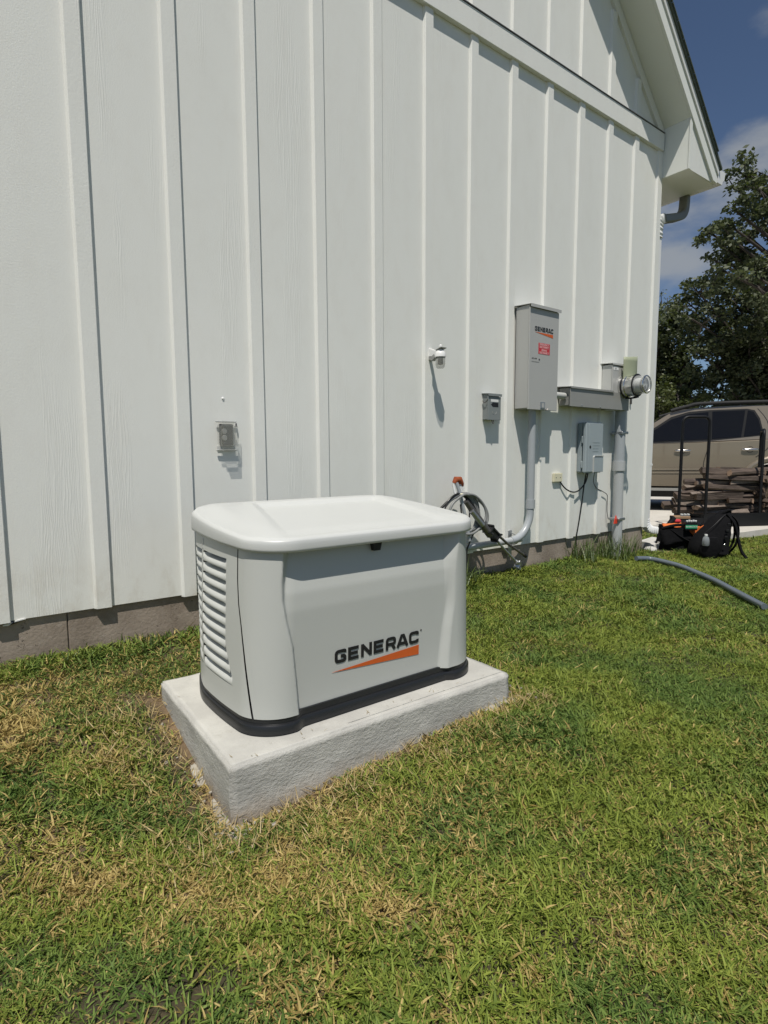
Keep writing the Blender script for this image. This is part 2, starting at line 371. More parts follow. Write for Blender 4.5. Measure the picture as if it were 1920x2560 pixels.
def ground_mat():
    m = mat('soil_and_thatch', (.1, .08, .05), .95); nt = m.node_tree; b = nt.nodes['Principled BSDF']
    p = N(nt, 'ShaderNodeNewGeometry').outputs['Position']
    s, ring = straw_prob(nt, p)
    c = mix_(nt, ramp_(nt, noise_(nt, p, 60, 5, .7), .35, .65), (.020, .021, .009), (.060, .052, .024))
    c = mix_(nt, math_(nt, 'MULTIPLY', s, .8, True), c, mix_(nt, noise_(nt, p, 90, 4), (.17, .10, .055), (.34, .24, .14)))
    far = N(nt, 'ShaderNodeVectorMath', operation='LENGTH'); nt.links.new(p, far.inputs[0])
    c = mix_(nt, ramp_(nt, far.outputs['Value'], 9, 14), c, mix_(nt, noise_(nt, p, 3, 6, .7), (.06, .08, .02), (.11, .12, .04)))
    nt.links.new(c, b.inputs['Base Color'])
    bp = N(nt, 'ShaderNodeBump'); bp.inputs['Strength'].default_value = .8; bp.inputs['Distance'].default_value = .01
    nt.links.new(noise_(nt, p, 80, 6, .7), bp.inputs['Height']); nt.links.new(bp.outputs[0], b.inputs['Normal']); return m
gme = bpy.data.meshes.new('lawn_ground'); gme.from_pydata(vs.tolist(), [], fs.tolist()); gme.shade_smooth()
tag(link('lawn_ground', gme, ground_mat()), kind='structure')

# ------------------------------------------------------------------ house
HX0, HX1 = -6.0, 5.41          # gable wall from far left to the right corner
ZB, ZBAND0, ZBAND1 = .406, 3.905, 4.055
SP = .406; X0 = .056 + 0.0
house = empty('farmhouse', (0, 0, .2), 'white board-and-batten gable end wall of the house behind the generator', 'house')
RZ = lambda x: 4.085-.925*(x-5.42)        # underside of the rake overhang
xc = -.6                                 # ridge position
# foundation, split into stepped pours
prev = HX0
for i, e in enumerate([-2.4, .345, 2.9, 5.385]):
    box('foundation', prev, e-.003, .016, 2.5, -.15, .47, M_found, house, .004); prev = e
# side wall of the house
box('side_wall', 5.2, HX1-.019, .03, 9, ZB, 3.72, M_trim, house)
# siding sheets 4 ft wide, lower and upper
xk = X0+SP*13
sheets = [X0+.034+SP*3*k for k in range(-5, 5)]
edges = [HX0]+[s for s in sheets if HX0+.3 < s < HX1-.2]+[HX1-.02]
def rake_z(x, off=0):
    return RZ(x if x > xc else 2*xc-x)+off
for a, b in zip(edges, edges[1:]):
    box('siding_panel', a, b-.0015, .0, .012, ZB, ZBAND0+.06, M_side, house)
    poly = [(a, ZBAND1-.03), (b-.0015, ZBAND1-.03)]
    if a < xc < b: poly += [(b-.0015, rake_z(b)+.05), (xc, rake_z(xc)+.05), (a, rake_z(a)+.05)]
    else: poly += [(b-.0015, max(rake_z(b)+.05, ZBAND1)), (a, max(rake_z(a)+.05, ZBAND1))]
    prism('siding_panel', poly, lambda p: Vector((p[0], .0, p[1])), (0, .012, 0), M_side, house)
BW = .068
for i in range(-14, 14):
    x = X0+SP*i
    if x < HX0+.1: continue
    w = BW
    if i == 13: w = HX1-x-.002
    sec = [(x-.0075, -.0002), (x+.0008, -.0155), (x+.0035, -.019), (x+w-.0025, -.019), (x+w, -.0165), (x+w, -.0002)]
    z0_ = ZB-.004+.003*math.sin(i*2.3)
    prism('batten', sec, lambda p: Vector((p[0], p[1], z0_)), (0, 0, ZBAND0-z0_), M_bat, house)
    zt = min(rake_z(x), rake_z(x+w))-.10
    if zt > ZBAND1+.06:
        prism('batten', sec, lambda p: Vector((p[0], p[1], ZBAND1+.012)), (0, 0, zt-ZBAND1-.012), M_bat, house)
box('corner_board', HX1-.018, HX1, -.0185, .10, ZB-.004, 3.9, M_trim, house, .002)
box('band_board', HX0, HX1-.02, -.034, -.0004, ZBAND0+.0005, ZBAND1, M_bat, house, .002)
box('drip_flashing', HX0, HX1-.02, -.040, -.0005, ZBAND1+.001, ZBAND1+.007, M_steel, house)
# rake trim on the wall
for s in (1, -1):
    xa, xb = (xc, 5.40)
    f = (lambda p: Vector((p[0], -.0225, p[1]))) if s == 1 else (lambda p: Vector((2*xc-p[0], -.0225, p[1])))
    prism('rake_trim', [(xa, rake_z(xa)-.115), (xb-.06, rake_z(xb-.06)-.115), (xb, rake_z(xb)-.115+.058), (xb, rake_z(xb)), (xa, rake_z(xa))], f, (0, .022, 0), M_bat, house)
OV = .256
EX = 5.93                                # eave fascia
def rk(x): return rake_z(x)
for s in (1, -1):
    mx = (lambda x: x) if s == 1 else (lambda x: 2*xc-x)
    f0 = lambda p: Vector((mx(p[0]), -OV, p[1]))
    # soffit under the rake
    prism('soffit', [(xc, rk(xc)+.006), (5.405, rk(5.405)+.006), (5.405, rk(5.405)+.016), (xc, rk(xc)+.016)], lambda p: Vector((mx(p[0]), -OV+.003, p[1])), (0, OV+.02, 0), M_trim, house)
    # fascia, drip edge, shingles
    prism('rake_fascia', [(xc, rk(xc)), (5.852, rk(5.852)), (EX-.002, 3.676), (EX-.002, rk(EX)+.195), (xc, rk(xc)+.195)], lambda p: Vector((mx(p[0]), -OV-.02, p[1])), (0, .02, 0), M_trim, house)
    prism('rake_trim', [(xc, rk(xc)+.135), (EX+.004, rk(EX+.004)+.135), (EX+.004, rk(EX+.004)+.205), (xc, rk(xc)+.205)], lambda p: Vector((mx(p[0]), -OV-.032, p[1])), (0, .012, 0), M_gutter, house)
    prism('roof', [(xc, rk(xc)+.207), (EX+.03, rk(EX+.03)+.207), (EX+.03, rk(EX+.03)+.228), (xc, rk(xc)+.228)], lambda p: Vector((mx(p[0]), -OV-.05, p[1])), (0, 9, 0), M_shingle, house)
    # boxed eave return
    zb = 3.672
    prism('eave_return', [(5.405, zb), (EX, zb+.004), (EX, rk(EX)+.10), (5.405, rk(5.405)+.03)], lambda p: Vector((mx(p[0]), -OV, p[1])), (0, .012, 0), M_bat, house)
    box('eave_return', *sorted((mx(5.405), mx(5.417))), -OV+.012, .0, zb+.001, rk(5.41)+.01, M_trim, house)
    box('corner_board', *sorted((mx(5.398), mx(5.432))), -OV-.010, -OV+.001, zb-.004, rk(5.40)+.005, M_trim, house)
    box('eave_soffit', *sorted((mx(5.418), mx(EX-.001))), -OV+.012, 9, zb, zb+.01, M_trim, house)
    box('eave_fascia', *sorted((mx(EX-.012), mx(EX))), -OV+.012, 9, zb-.001, rk(EX)+.2, M_trim, house)
# shingle tabs along the rake edge
bm = bmesh.new()
x = xc+.2
while x < EX-.03:
    z = rk(x)+.229
    add_box(bm, x-.07, x+.07, -OV-.062, -OV+.1, z, z+.007, rot=Matrix.Rotation(math.atan(.925), 3, 'Y')); x += .105
tag(bm_obj('shingle_tabs', bm, M_shingle, house), kind='stuff')
# K-style gutter on the eave
prof = [(0, .0), (.075, .0), (.085, .03), (.112, .055), (.118, .105), (.125, .125), (.112, .125), (.105, .06), (.075, .035), (.068, .006), (.006, .006), (.006, .125), (0, .125)]
g = prism('gutter', prof, lambda p: Vector((EX+.003+p[0]*1.25, -OV-.020, 3.685+p[1])), (0, 9, 0), M_gutter, house)
prism('gutter_end_cap', [(0, 0), (.075, 0), (.085, .03), (.112, .055), (.118, .105), (.125, .125), (0, .125)], lambda p: Vector((EX+.003+p[0]*1.25, -OV-.024, 3.685+p[1])), (0, .003, 0), M_gutter, g)
# downspout: outlet, elbow under the eave, strap down the side wall, corrugated shoe
def flat_tube(name, pts, w, d, mt, parent, sm=5, ribs=0):
    P = smooth_path(pts, sm); bm = bmesh.new(); rings = []
    for i, q in enumerate(P):
        t = (P[min(i+1, len(P)-1)]-P[max(i-1, 0)]).normalized()
        s = Vector((0, 1, 0)); n = t.cross(s).normalized(); s = n.cross(t).normalized()
        k = 1+(.24 if (ribs and i % 2) else 0)
        rings.append([bm.verts.new(q+s*a*w/2*k+n*b*d/2*k) for a, b in ((-1, -.7), (-.8, -1), (.8, -1), (1, -.7), (1, .7), (.8, 1), (-.8, 1), (-1, .7))])
    for a, b in zip(rings, rings[1:]):
        for j in range(8): bm.faces.new((a[j], a[(j+1) % 8], b[(j+1) % 8], b[j]))
    bm.faces.new(rings[0]); bm.faces.new(rings[-1]); bmesh.ops.recalc_face_normals(bm, faces=bm.faces)
    return sharp(bm_obj(name, bm, mt, parent, True), 30)
dsp = empty('downspout', (5.46, .12, .25), 'white downspout on the house corner with a corrugated shoe at its foot', 'downspout')
flat_tube('upper_elbow', [(5.985, .05, 3.72), (5.985, .05, 3.62), (5.965, .05, 3.53), (5.88, .047, 3.465), (5.70, .04, 3.405), (5.53, .032, 3.355)], .085, .075, M_dspt, dsp, 6)
flat_tube('corrugated_elbow', [(5.55, .033, 3.365), (5.49, .033, 3.335), (5.466, .033, 3.27), (5.460, .033, 3.17)], .062, .072, M_gutter, dsp, 5, 1)
box('pipe', 5.428, 5.492, .004, .062, .45, 3.17, M_gutter, dsp, .006)
flat_tube('shoe', [(5.460, .033, .47), (5.468, .032, .42), (5.50, .03, .375), (5.56, .02, .352), (5.63, .01, .342)], .056, .060, M_gutter, dsp, 5, 1)
box('strap', 5.420, 5.496, .002, .066, 1.0, 1.02, M_gutter, dsp)

# white scrap under the left end of the siding
tag(prism('flashing_scrap', [(0, 0), (.085, .012), (.08, .017), (.045, .012), (.04, .003), (.02, -.006), (.0, -.004)], lambda p: Vector((.095+p[0], -.004, .392+p[1])), (0, .018, .002), M_white), 'small white scrap of flashing sticking out under the siding at far left', 'flashing scrap')
# little anchor plug above the cover
tag(lathe('wall_plug', [(0, .006), (.004, .0055), (.007, .002), (.008, 0)], (1.115, 0, 1.418), (0, -1, 0), M_white), 'tiny white wall plug above the clear outlet cover', 'wall plug')

# ------------------------------------------------------------------ generator pad
def rough_block(name, x0, x1, y0, y1, z0, z1, mt, res=.014, amp=.004, bev=.010, seed=0, parent=None, sk=None, local=False):
    bm = bmesh.new(); add_box(bm, x0, x1, y0, y1, z0, z1, bev, 2)
    L_ = max(x1-x0, y1-y0); 
    es = [e for e in bm.edges if e.calc_length() > res*1.5]
    for _ in range(9):
        es = [e for e in bm.edges if e.calc_length() > res*1.6]
        if not es or len(bm.faces) > 60000: break
        bmesh.ops.subdivide_edges(bm, edges=es, cuts=1, use_grid_fill=True)
    bmesh.ops.triangulate(bm, faces=[f for f in bm.faces if len(f.verts) > 4])
    bm.normal_update()
    for v in bm.verts:
        n = v.normal.copy(); p = v.co*1.0
        a = amp*(noise.noise(p*9+Vector((seed, 0, 0)))+.55*noise.noise(p*28)+.35*noise.noise(p*60))
        if n.z > .8: a *= .25
        v.co += n*a
        if sk: sk(v)
    o = bm_obj(name, bm, mt, parent, True, local); return o
pad = empty('generator_pad', (1.21, -.95, .1), 'rough grey concrete pad under the generator', 'concrete pad')
def padskew(v):
    # the pad is not quite square: right front corner sits a little further out
    t = (v.co.x-.60)/1.22; v.co.y += -.018*t
    v.co.x += .018*(v.co.y+1.34)/.8*(1-t)
    if v.co.z < .06 and v.co.y < -1.2: v.co.y -= .010*sstep(.07, .0, v.co.z)
rough_block('slab', .583, 1.818, -1.342, -.54, -.08,   .190, M_pad, .012, .0032, .007, 3, pad, padskew)
def lump(name, poly, z, h, seed, parent):   # spilt concrete round the foot of the pad
    bm = bmesh.new(); c = bm.verts.new((sum(p[0] for p in poly)/len(poly), sum(p[1] for p in poly)/len(poly), z+h)); rings = []
    n = len(poly)*4
    P = [Vector((*poly[i//4], 0)).lerp(Vector((*poly[(i//4+1) % len(poly)], 0)), (i % 4)/4) for i in range(n)]
    for t, zz in ((.35, .95), (.65, .75), (.85, .45), (1, -.4)):
        r = []
        for i, q in enumerate(P):
            w = c.co.xy.lerp(q.xy, t*(1+.16*noise.noise(Vector((q.x*30, q.y*30, seed)))))
            r.append(bm.verts.new((w.x, w.y, z+h*zz+.004*noise.noise(Vector((w.x*60, w.y*60, seed))))))
        rings.append(r)
    for i in range(n): bm.faces.new((c, rings[0][i], rings[0][(i+1) % n]))
    for a, b in zip(rings, rings[1:]):
        for i in range(n): bm.faces.new((a[i], b[i], b[(i+1) % n], a[(i+1) % n]))
    bmesh.ops.recalc_face_normals(bm, faces=bm.faces)
    return bm_obj(name, bm, M_spill, parent, True)
lump('spilt_concrete', [(.545, -1.31), (.575, -1.375), (.66, -1.362), (.80, -1.358), (.9, -1.33), (.62, -1.30), (.60, -1.05), (.568, -1.08)], .000, .011, 1, pad)
lump('spilt_concrete', [(.575, -.72), (.565, -.95), (.560, -1.12), (.60, -1.1), (.61, -.72)], .028, .011, 5, pad)
lump('spilt_concrete', [(1.62, -1.372), (1.74, -1.382), (1.85, -1.388), (1.885, -1.36), (1.86, -1.31), (1.8, -1.28), (1.78, -1.35), (1.62, -1.35)], .058, .020, 9, pad)
# thin crack line along the top front edge
prism('trowel_ridge', [(0, 0), (.5, .002), (.78, -.002), (.78, -.007), (.5, -.004), (0, -.005)], lambda p: Vector((1.02+p[0], -1.318+p[1]-.008*p[0], .1885)), (0, 0, .0042), M_pad, pad)

# ------------------------------------------------------------------ generator
gen = empty('standby_generator', (1.21, -.95, .19), 'light grey standby generator with rounded lid and louvred end on the concrete pad', 'generator')
def outline_fn(Lx, Rx, yf, yb, r, bulge):
    cx = (Lx+Rx)/2; a = (Rx-Lx)/2-bulge; cy = (yf+yb)/2; b = (yb-yf)/2
    segs = [(a-r), r*math.pi/2, 2*(b-r), r*math.pi/2, 2*(a-r), r*math.pi/2, 2*(b-r), r*math.pi/2, (a-r)]
    cum = np.concatenate([[0], np.cumsum(segs)]); tot = cum[-1]
    def P(s):     # s in [0,1): starts at front middle, runs to the left corner, round the left end, back, right end
        s = (s % 1)*tot; k = min(int(np.searchsorted(cum, s, side='right')-1), 8); d = s-cum[k]
        if k == 0: x, y = -d, -b
        elif k == 1: t = d/r; x, y = -(a-r)-r*math.sin(t), -(b-r)-r*math.cos(t)
        elif k == 2: x, y = -a, -(b-r)+d
        elif k == 3: t = d/r; x, y = -(a-r)-r*math.cos(t), (b-r)+r*math.sin(t)
        elif k == 4: x, y = -(a-r)+d, b
        elif k == 5: t = d/r; x, y = (a-r)+r*math.sin(t), (b-r)+r*math.cos(t)
        elif k == 6: x, y = a, (b-r)-d
        elif k == 7: t = d/r; x, y = (a-r)+r*math.cos(t), -(b-r)-r*math.sin(t)
        else: x, y = (a-r)-d, -b
        x += bulge*(1-(y/b)**2)*x/a
        return cx+x, cy+y
    return P, cum/tot
YF, YB, GR, GB = -1.264, -.545, .125, .034
def Lz(z): return .682+.033*np.clip((z-.25)/.55, 0, 1.1)
def Rz(z): return 1.752-.008*np.clip((z-.25)/.55, 0, 1.1)
def body_pt(s, z, inset=0):
    P, _ = outline_fn(Lz(z)+inset, Rz(z)-inset, YF+inset, YB-inset, GR-inset*.5, GB); x, y = P(s)
    return x+tuck(x, y, z), y
def tuck(x, y, z):      # the enclosure narrows towards its back foot
    return .046*float(sstep(-.86, -.56, y))*max(0., 1-(z-.22)/.58)*float(sstep(1.1, .8, x))
def s_for_y(z, ytar, inset=0):   # parameter on the left end where y = ytar
    lo, hi = .10, .50
    for _ in range(40):
        m_ = (lo+hi)/2
        if body_pt(m_, z, inset)[1] < ytar: lo = m_
        else: hi = m_
    return lo
seam_tab = ([.20, .228, .348, .474, .546, .624, .704, .782, .81], [-1.208, -1.203, -1.181, -1.157, -1.141, -1.119, -1.108, -1.105, -1.105])
zs_b = np.unique(np.concatenate([np.linspace(.246, .828, 50), [.63, .632]]))
xL_t = ([.24, .25, .378, .48, .57, .64, .70, .78, .83], [.858, .856, .848, .840, .822, .813, .813, .819, .822])
xR_t = ([.24, .25, .317, .42, .5, .53, .63, .70, .78, .83], [1.543, 1.543, 1.548, 1.560, 1.574, 1.577, 1.584, 1.590, 1.606, 1.612])
def recess(x, z):
    xl = np.interp(z, *xL_t); xr = np.interp(z, *xR_t)
    depth = np.interp(z, [.25, .45, .60, .66, .80, .83], [.027, .021, .017, .020, .045, .049])
    wl = np.interp(z, [.25, .6, .66, .8], [.020, .012, .015, .034]); wr = np.interp(z, [.25, .6, .8], [.045, .040, .055])
    m_ = np.clip((x-xl)/wl, 0, 1)*np.clip((xr-x)/wr+.0, 0, 1)
    k_ = float(sstep(.50, .68, z)); ml = (1-k_)*sstep(0, 1, (x-xl)/wl)+k_*np.clip((x-xl)/wl, 0, 1); mr = (1-k_)*sstep(0, 1, (xr+.01-x)/wr)+k_*np.clip((xr-x)/wr, 0, 1)
    return depth*min(ml, mr)
# perimeter samples; sample 0 sits at the seam so the seam is a clean column
s_base = s_for_y(.5, float(np.interp(.5, *seam_tab)))
NF, NE, NB = 130, 46, 60
xsL = None
def panel_grid(name, svals_fn, zs, mt, use_recess=False, inset=0, parent=gen):
    vs = []; 
    for z in zs:
        for s in svals_fn(z):
            x, y = body_pt(s, z, inset)
            if use_recess and y < YF+.02 and .78 < x < 1.68: y += recess(x, z)
            vs.append((x, y, z))
    n = len(vs)//len(zs); fs = []
    for i in range(len(zs)-1):
        for j in range(n-1): fs.append((i*n+j, (i+1)*n+j, (i+1)*n+j+1, i*n+j+1))
    o = mesh(name, vs, fs, mt, parent, True); return sharp(o, 60)
def seam_s(z): return s_for_y(z, float(np.interp(z, *seam_tab)))
# mirrored parameter for the right end
fr_dense = np.concatenate([np.linspace(0, .10, 5), np.linspace(.10, .185, 60)[1:], np.linspace(.185, 1, 16)[1:]])
def s_front(z):
    # from the seam at the left (s>0) across the front middle (0) to the right seam (negative)
    s1 = seam_s(z)-.0011
    _, cum = outline_fn(Lz(z), Rz(z), YF, YB, GR, GB)
    w = Rz(z)-Lz(z); cx = (Lz(z)+Rz(z))/2; sc_ = cum[1]/((w/2)-GB-GR)
    xs_ = np.concatenate([np.linspace(.86+.06, .80, 34)[::-1], np.linspace(.93, 1.50, 14), np.linspace(1.51, 1.66, 40)])
    sv = [(cx-x)*sc_ for x in xs_ if abs(cx-x) < (w/2-GB-GR)]
    a = np.linspace(s1, max(sv)+.002, 26)
    b = np.linspace(min(sv)-.002, -s1, 26)
    return np.concatenate([a, sv, b])
nn = len(s_front(.5))
zfront = np.unique(np.concatenate([np.linspace(.246, .828, 64)]))
def s_front_fixed(z):
    v = s_front(z)
    return v
cnts = {len(s_front(z)) for z in zfront}
if len(cnts) > 1:
    def s_front_fixed(z):
        v = s_front(z); return np.interp(np.linspace(0, 1, 170), np.linspace(0, 1, len(v)), v)
fp = panel_grid('front_panel', s_front_fixed, zfront, M_gen, True)
# left end: frame around two columns of louvres
ZL0, PITCH_L, NL = .331, .0393, 11
ZLT = ZL0+PITCH_L*NL                                   # top of the louvre field
def col_y(z):   # front column edges in y
    t = np.clip((z-.344)/(.73-.344), 0, 1)
    t2 = np.clip((.47-z)/(.47-.33), 0, 1)
    return -1.022-.072*t2**1.2-.012*(1-t)*(t > .0), -.785-.055*t2, -.764-.05*t2, -.640
def s_end(z):
    a, b, c, d = col_y(z)
    k = [seam_s(z)+.0011, s_for_y(z, a), s_for_y(z, b), s_for_y(z, c), s_for_y(z, d), .5]
    return k
def s_end_left(z):
    k = s_end(z)
    return np.concatenate([np.linspace(k[0], k[1], 14)])
zz_end = np.unique(np.concatenate([np.linspace(.246, ZL0, 8), np.linspace(ZL0, ZLT, 40), np.linspace(ZLT, .828, 8)]))
def end_all(z):
    k = s_end(z)
    return np.concatenate([np.linspace(k[0], k[1], 14), np.linspace(k[1], k[2], 14)[1:], np.linspace(k[2], k[3], 4)[1:], np.linspace(k[3], k[4], 7)[1:], np.linspace(k[4], k[5], 12)[1:]])
def grid_with_holes(name):
    vs = []; rows = [end_all(z) for z in zz_end]; n = len(rows[0])
    for z, row in zip(zz_end, rows):
        for s in row: vs.append((*body_pt(s, z), z))
    fs = []
    for i in range(len(zz_end)-1):
        zc = (zz_end[i]+zz_end[i+1])/2
        for j in range(n-1):
            hole = ZL0 < zc < ZLT and (13 <= j < 26 or 29 <= j < 35)
            if not hole: fs.append((i*n+j, i*n+j+1, (i+1)*n+j+1, (i+1)*n+j))
    o = mesh(name, vs, fs, M_gen, gen, True); return sharp(o, 60)
grid_with_holes('end_panel')
# dark inner skin behind the louvres and behind the seams
panel_grid('inner_liner', lambda z: np.linspace(-.5, .5, 90), np.linspace(.24, .83, 8), M_blk, False, .07)
# the rest of the enclosure (right end and back)
panel_grid('rear_panel', lambda z: np.linspace(.5, 1-seam_s(z)-.0008, 70), np.linspace(.246, .828, 12), M_gen)
# louvre blades
def blade(ya_i, yb_i, zt, zb):
    vs = []; n = 9
    prof = [(.024, zt+.002), (.0245, zt-.003), (.010, zt-.009), (.0025, zb+.013), (.0008, zb+.009), (.0002, zb+.004), (.002, zb), (.020, zb+.001)]
    for k in range(n):
        t = k/(n-1)
        for pi, (ins, z) in enumerate(prof):
            zq = (zt+zb)/2; ya, yb = col_y(zq)[ya_i], col_y(zq)[yb_i]
            y = ya+(yb-ya)*t; s = s_for_y(zq, y)
            edge = min(1, min(t, 1-t)*10+.0)         # ends blend into the panel
            ii = ins if ins < .002 else ins*edge
            x, y2 = body_pt(s, z, ii); vs.append((x, y2, z))
    m_ = len(prof); fs = []
    for k in range(n-1):
        for q in range(m_-1): fs.append((k*m_+q, (k+1)*m_+q, (k+1)*m_+q+1, k*m_+q+1))
    return sharp(mesh('louvre', vs, fs, M_gen, gen, True), 50)
for i in range(NL):
    zb = ZL0+PITCH_L*i; zt = zb+PITCH_L
    blade(0, 1, zt-.010, zb-.001); blade(2, 3, zt-.010, zb-.001)
# black base skirt with a stepped flange
def ring(name, levels, mt, parent=gen, ns=240):
    vs = []
    for z, ins in levels:
        for j in range(ns):
            s = j/ns-.5; P, _ = outline_fn(Lz(.25)+ins, Rz(.25)-ins, YF+ins, YB-ins, GR-ins*.5, GB); x, y = P(s); x += tuck(x, y, .22)
            if y < YF+ins+.02 and .78 < x < 1.68: y += .018*min(float(sstep(.85, .885, x)), float(sstep(1.58, 1.54, x)))
            vs.append((x, y, z))
    fs = []
    for i in range(len(levels)-1):
        for j in range(ns):
            k = (j+1) % ns; fs.append((i*ns+j, i*ns+k, (i+1)*ns+k, (i+1)*ns+j))
    return sharp(mesh(name, vs, fs, mt, parent, True), 40)
ring('base', [(.1905, -.004), (.195, -.008), (.222, -.008), (.227, -.005), (.229, .002), (.250, .003), (.253, .012), (.253, .12)], M_blk)
# lid
LIDN = 360
def lid_P(ins, ):
    P, _ = outline_fn(.702+ins, 1.764-ins, -1.279+ins, -.530-ins, max(.138-ins*.4, .02), .034); return P
def tilt(y): return np.clip((y+1.279)/.745, 0, 1)
def lid_top(x, y):
    t = tilt(y)
    z = .851+.066*t
    ex = min((x-.702), (1.764-x), (y+1.279), (-.530-y))
    z += .009*float(sstep(0, .14, ex)) - .008*float(sstep(.86, .72, x))
    # shallow sunken middle field with ramps at its left, right and back
    xl = .812+.285*(y+1.25); xr = 1.565+.16*(y+1.25)
    m_ = float(np.clip((x-xl)/.034, 0, 1))*float(np.clip((xr-x)/.05, 0, 1))*float(np.clip((-.615-y)/.04, 0, 1))
    z -= (.004+.018*t)*m_*float(sstep(.0, .06, y+1.279))
    return z
vs = []; fs = []; levels = []
def lid_ring(ins, zf):
    P = lid_P(ins); r = []
    for j in range(LIDN):
        x, y = P(j/LIDN-.5); vs.append((x, y, zf(x, y))); r.append(len(vs)-1)
    levels.append(r)
zbot = lambda x, y: .803+.026*tilt(y)
lid_ring(.035, lambda x, y: zbot(x, y)+.012); lid_ring(.011, lambda x, y: zbot(x, y)+.010); lid_ring(.004, lambda x, y: zbot(x, y)+.001); lid_ring(.0, lambda x, y: zbot(x, y)+.003)
lid_ring(-.001, lambda x, y: zbot(x, y)+.012)
for f, ins in ((.5, .0), (.80, .0012), (.93, .0035), (.99, .0075)):
    lid_ring(ins, lambda x, y, f=f: zbot(x, y)+.012+(lid_top(x, y)-.004-zbot(x, y)-.012)*f)
for ins in (.012, .018, .028, .04, .055):
    lid_ring(ins, lid_top)
P0 = lid_P(.055); cx, cy = 1.233, -.9045
for k in np.linspace(.975, .03, 60):
    r = []
    for j in range(LIDN):
        x, y = P0(j/LIDN-.5); x = cx+(x-cx)*k; y = cy+(y-cy)*k; vs.append((x, y, lid_top(x, y))); r.append(len(vs)-1)
    levels.append(r)
for a, b in zip(levels, levels[1:]):
    for j in range(LIDN): k = (j+1) % LIDN; fs.append((a[j], a[k], b[k], b[j]))
fs.append(tuple(levels[-1]))
sharp(mesh('lid', vs, fs, M_lid, gen, True), 70)
prism('lid_latch', [(1.184, .812), (1.230, .812), (1.220, .770), (1.192, .770)], lambda p: Vector((p[0], -1.245, p[1])), (0, .02, 0), M_ink, gen)
# hinge clip at the top of the louvred end
hc = box('hinge_clip', .7165, .723, -.789, -.775, .758, .806, M_lid, gen, .002)
box('clip_slot', .7155, .7168, -.787, -.777, .766, .771, M_grey2, hc); box('clip_slot', .7155, .7168, -.787, -.777, .782, .787, M_grey2, hc)

# --- block lettering drawn as thick strokes ---
def stroke_poly(bm, pts, w, f, ext, closed=False, rnd=0):
    P = [Vector((*p, 0)) for p in pts]
    if rnd:
        Q = [P[0]]
        for i in range(1, len(P)-1):
            a, b, c = P[i-1], P[i], P[i+1]; r = min(rnd, (a-b).length*.5, (c-b).length*.5)
            u = b+(a-b).normalized()*r; v = b+(c-b).normalized()*r
            for t in np.linspace(0, 1, 6): Q.append(u.lerp(b, t).lerp(b.lerp(v, t), t))
        Q.append(P[-1]); P = Q
    L_, R_ = [], []
    for i, q in enumerate(P):
        a = P[max(i-1, 0)]; b = P[min(i+1, len(P)-1)]
        t1 = (q-a).normalized() if i > 0 else (b-q).normalized(); t2 = (b-q).normalized() if i < len(P)-1 else t1
        n1 = Vector((-t1.y, t1.x, 0)); n2 = Vector((-t2.y, t2.x, 0)); n = (n1+n2).normalized(); k = 1/max(.35, n.dot(n1))
        wx = w[0] if hasattr(w, '__len__') else w; wy = w[1] if hasattr(w, '__len__') else w
        off = Vector((n.x*wx, n.y*wy, 0))*k*.5
        L_.append(q+off); R_.append(q-off)
    va = [bm.verts.new(f(p)) for p in L_]; vb = [bm.verts.new(f(p)) for p in R_]
    vc = [bm.verts.new(f(p)+ext) for p in L_]; vd = [bm.verts.new(f(p)+ext) for p in R_]
    for i in range(len(P)-1):
        bm.faces.new((va[i], va[i+1], vb[i+1], vb[i])); bm.faces.new((vc[i], vd[i], vd[i+1], vc[i+1]))
        bm.faces.new((va[i], vc[i], vc[i+1], va[i+1])); bm.faces.new((vb[i], vb[i+1], vd[i+1], vd[i]))
    bm.faces.new((va[0], vb[0], vd[0], vc[0])); bm.faces.new((va[-1], vc[-1], vd[-1], vb[-1]))
GL = {  # strokes inside a 1x1 cell measured at stroke centres (margins .13)
 'G': [([(.88, .72), (.88, .87), (.13, .87), (.13, .13), (.88, .13), (.88, .50), (.52, .50)], .22)],
 'E': [([(.93, .87), (.13, .87), (.13, .13), (.93, .13)], 0), ([(.13, .50), (.86, .50)], 0)],
 'N': [([(.13, .0), (.13, .98)], 0), ([(.13, .90), (.87, .10)], 0), ([(.87, .02), (.87, 1.0)], 0)],
 'R': [([(.13, .0), (.13, .87), (.87, .87), (.87, .43), (.13, .43)], .20), ([(.60, .43), (.88, .0)], 0)],
 'A': [([(.02, .0), (.42, .93)], 0), ([(.58, .93), (.98, .0)], 0), ([(.34, .89), (.66, .89)], 0), ([(.2, .27), (.8, .27)], 0)],
 'C': [([(.88, .68), (.88, .87), (.13, .87), (.13, .13), (.88, .13), (.88, .32)], .22)]}
def word(name, s, x0, x1, z0, z1, y, mt, parent, tz=lambda x: 0, th=.0008):
    bm = bmesh.new(); n = len(s); gap = .14; cell = (x1-x0)/(n+gap*(n-1)); k = 0
    for i, ch in enumerate(s):
        xo = x0+i*cell*(1+gap)
        for pts, rnd in GL[ch]:
            k += 1; yy = y-.00004*k
            stroke_poly(bm, pts, .245 if x1-x0 > .3 else .21, lambda p: Vector((xo+p.x*cell, yy, z0+p.y*(z1-z0)+tz(xo+p.x*cell))), Vector((0, -th, 0)), rnd=rnd)
    bmesh.ops.recalc_face_normals(bm, faces=bm.faces); return bm_obj(name, bm, mt, parent)
def front_y(x, z): return YF+float(np.interp(z, [.25, .45, .60, .66, .80, .83], [.027, .021, .017, .020, .045, .049]))
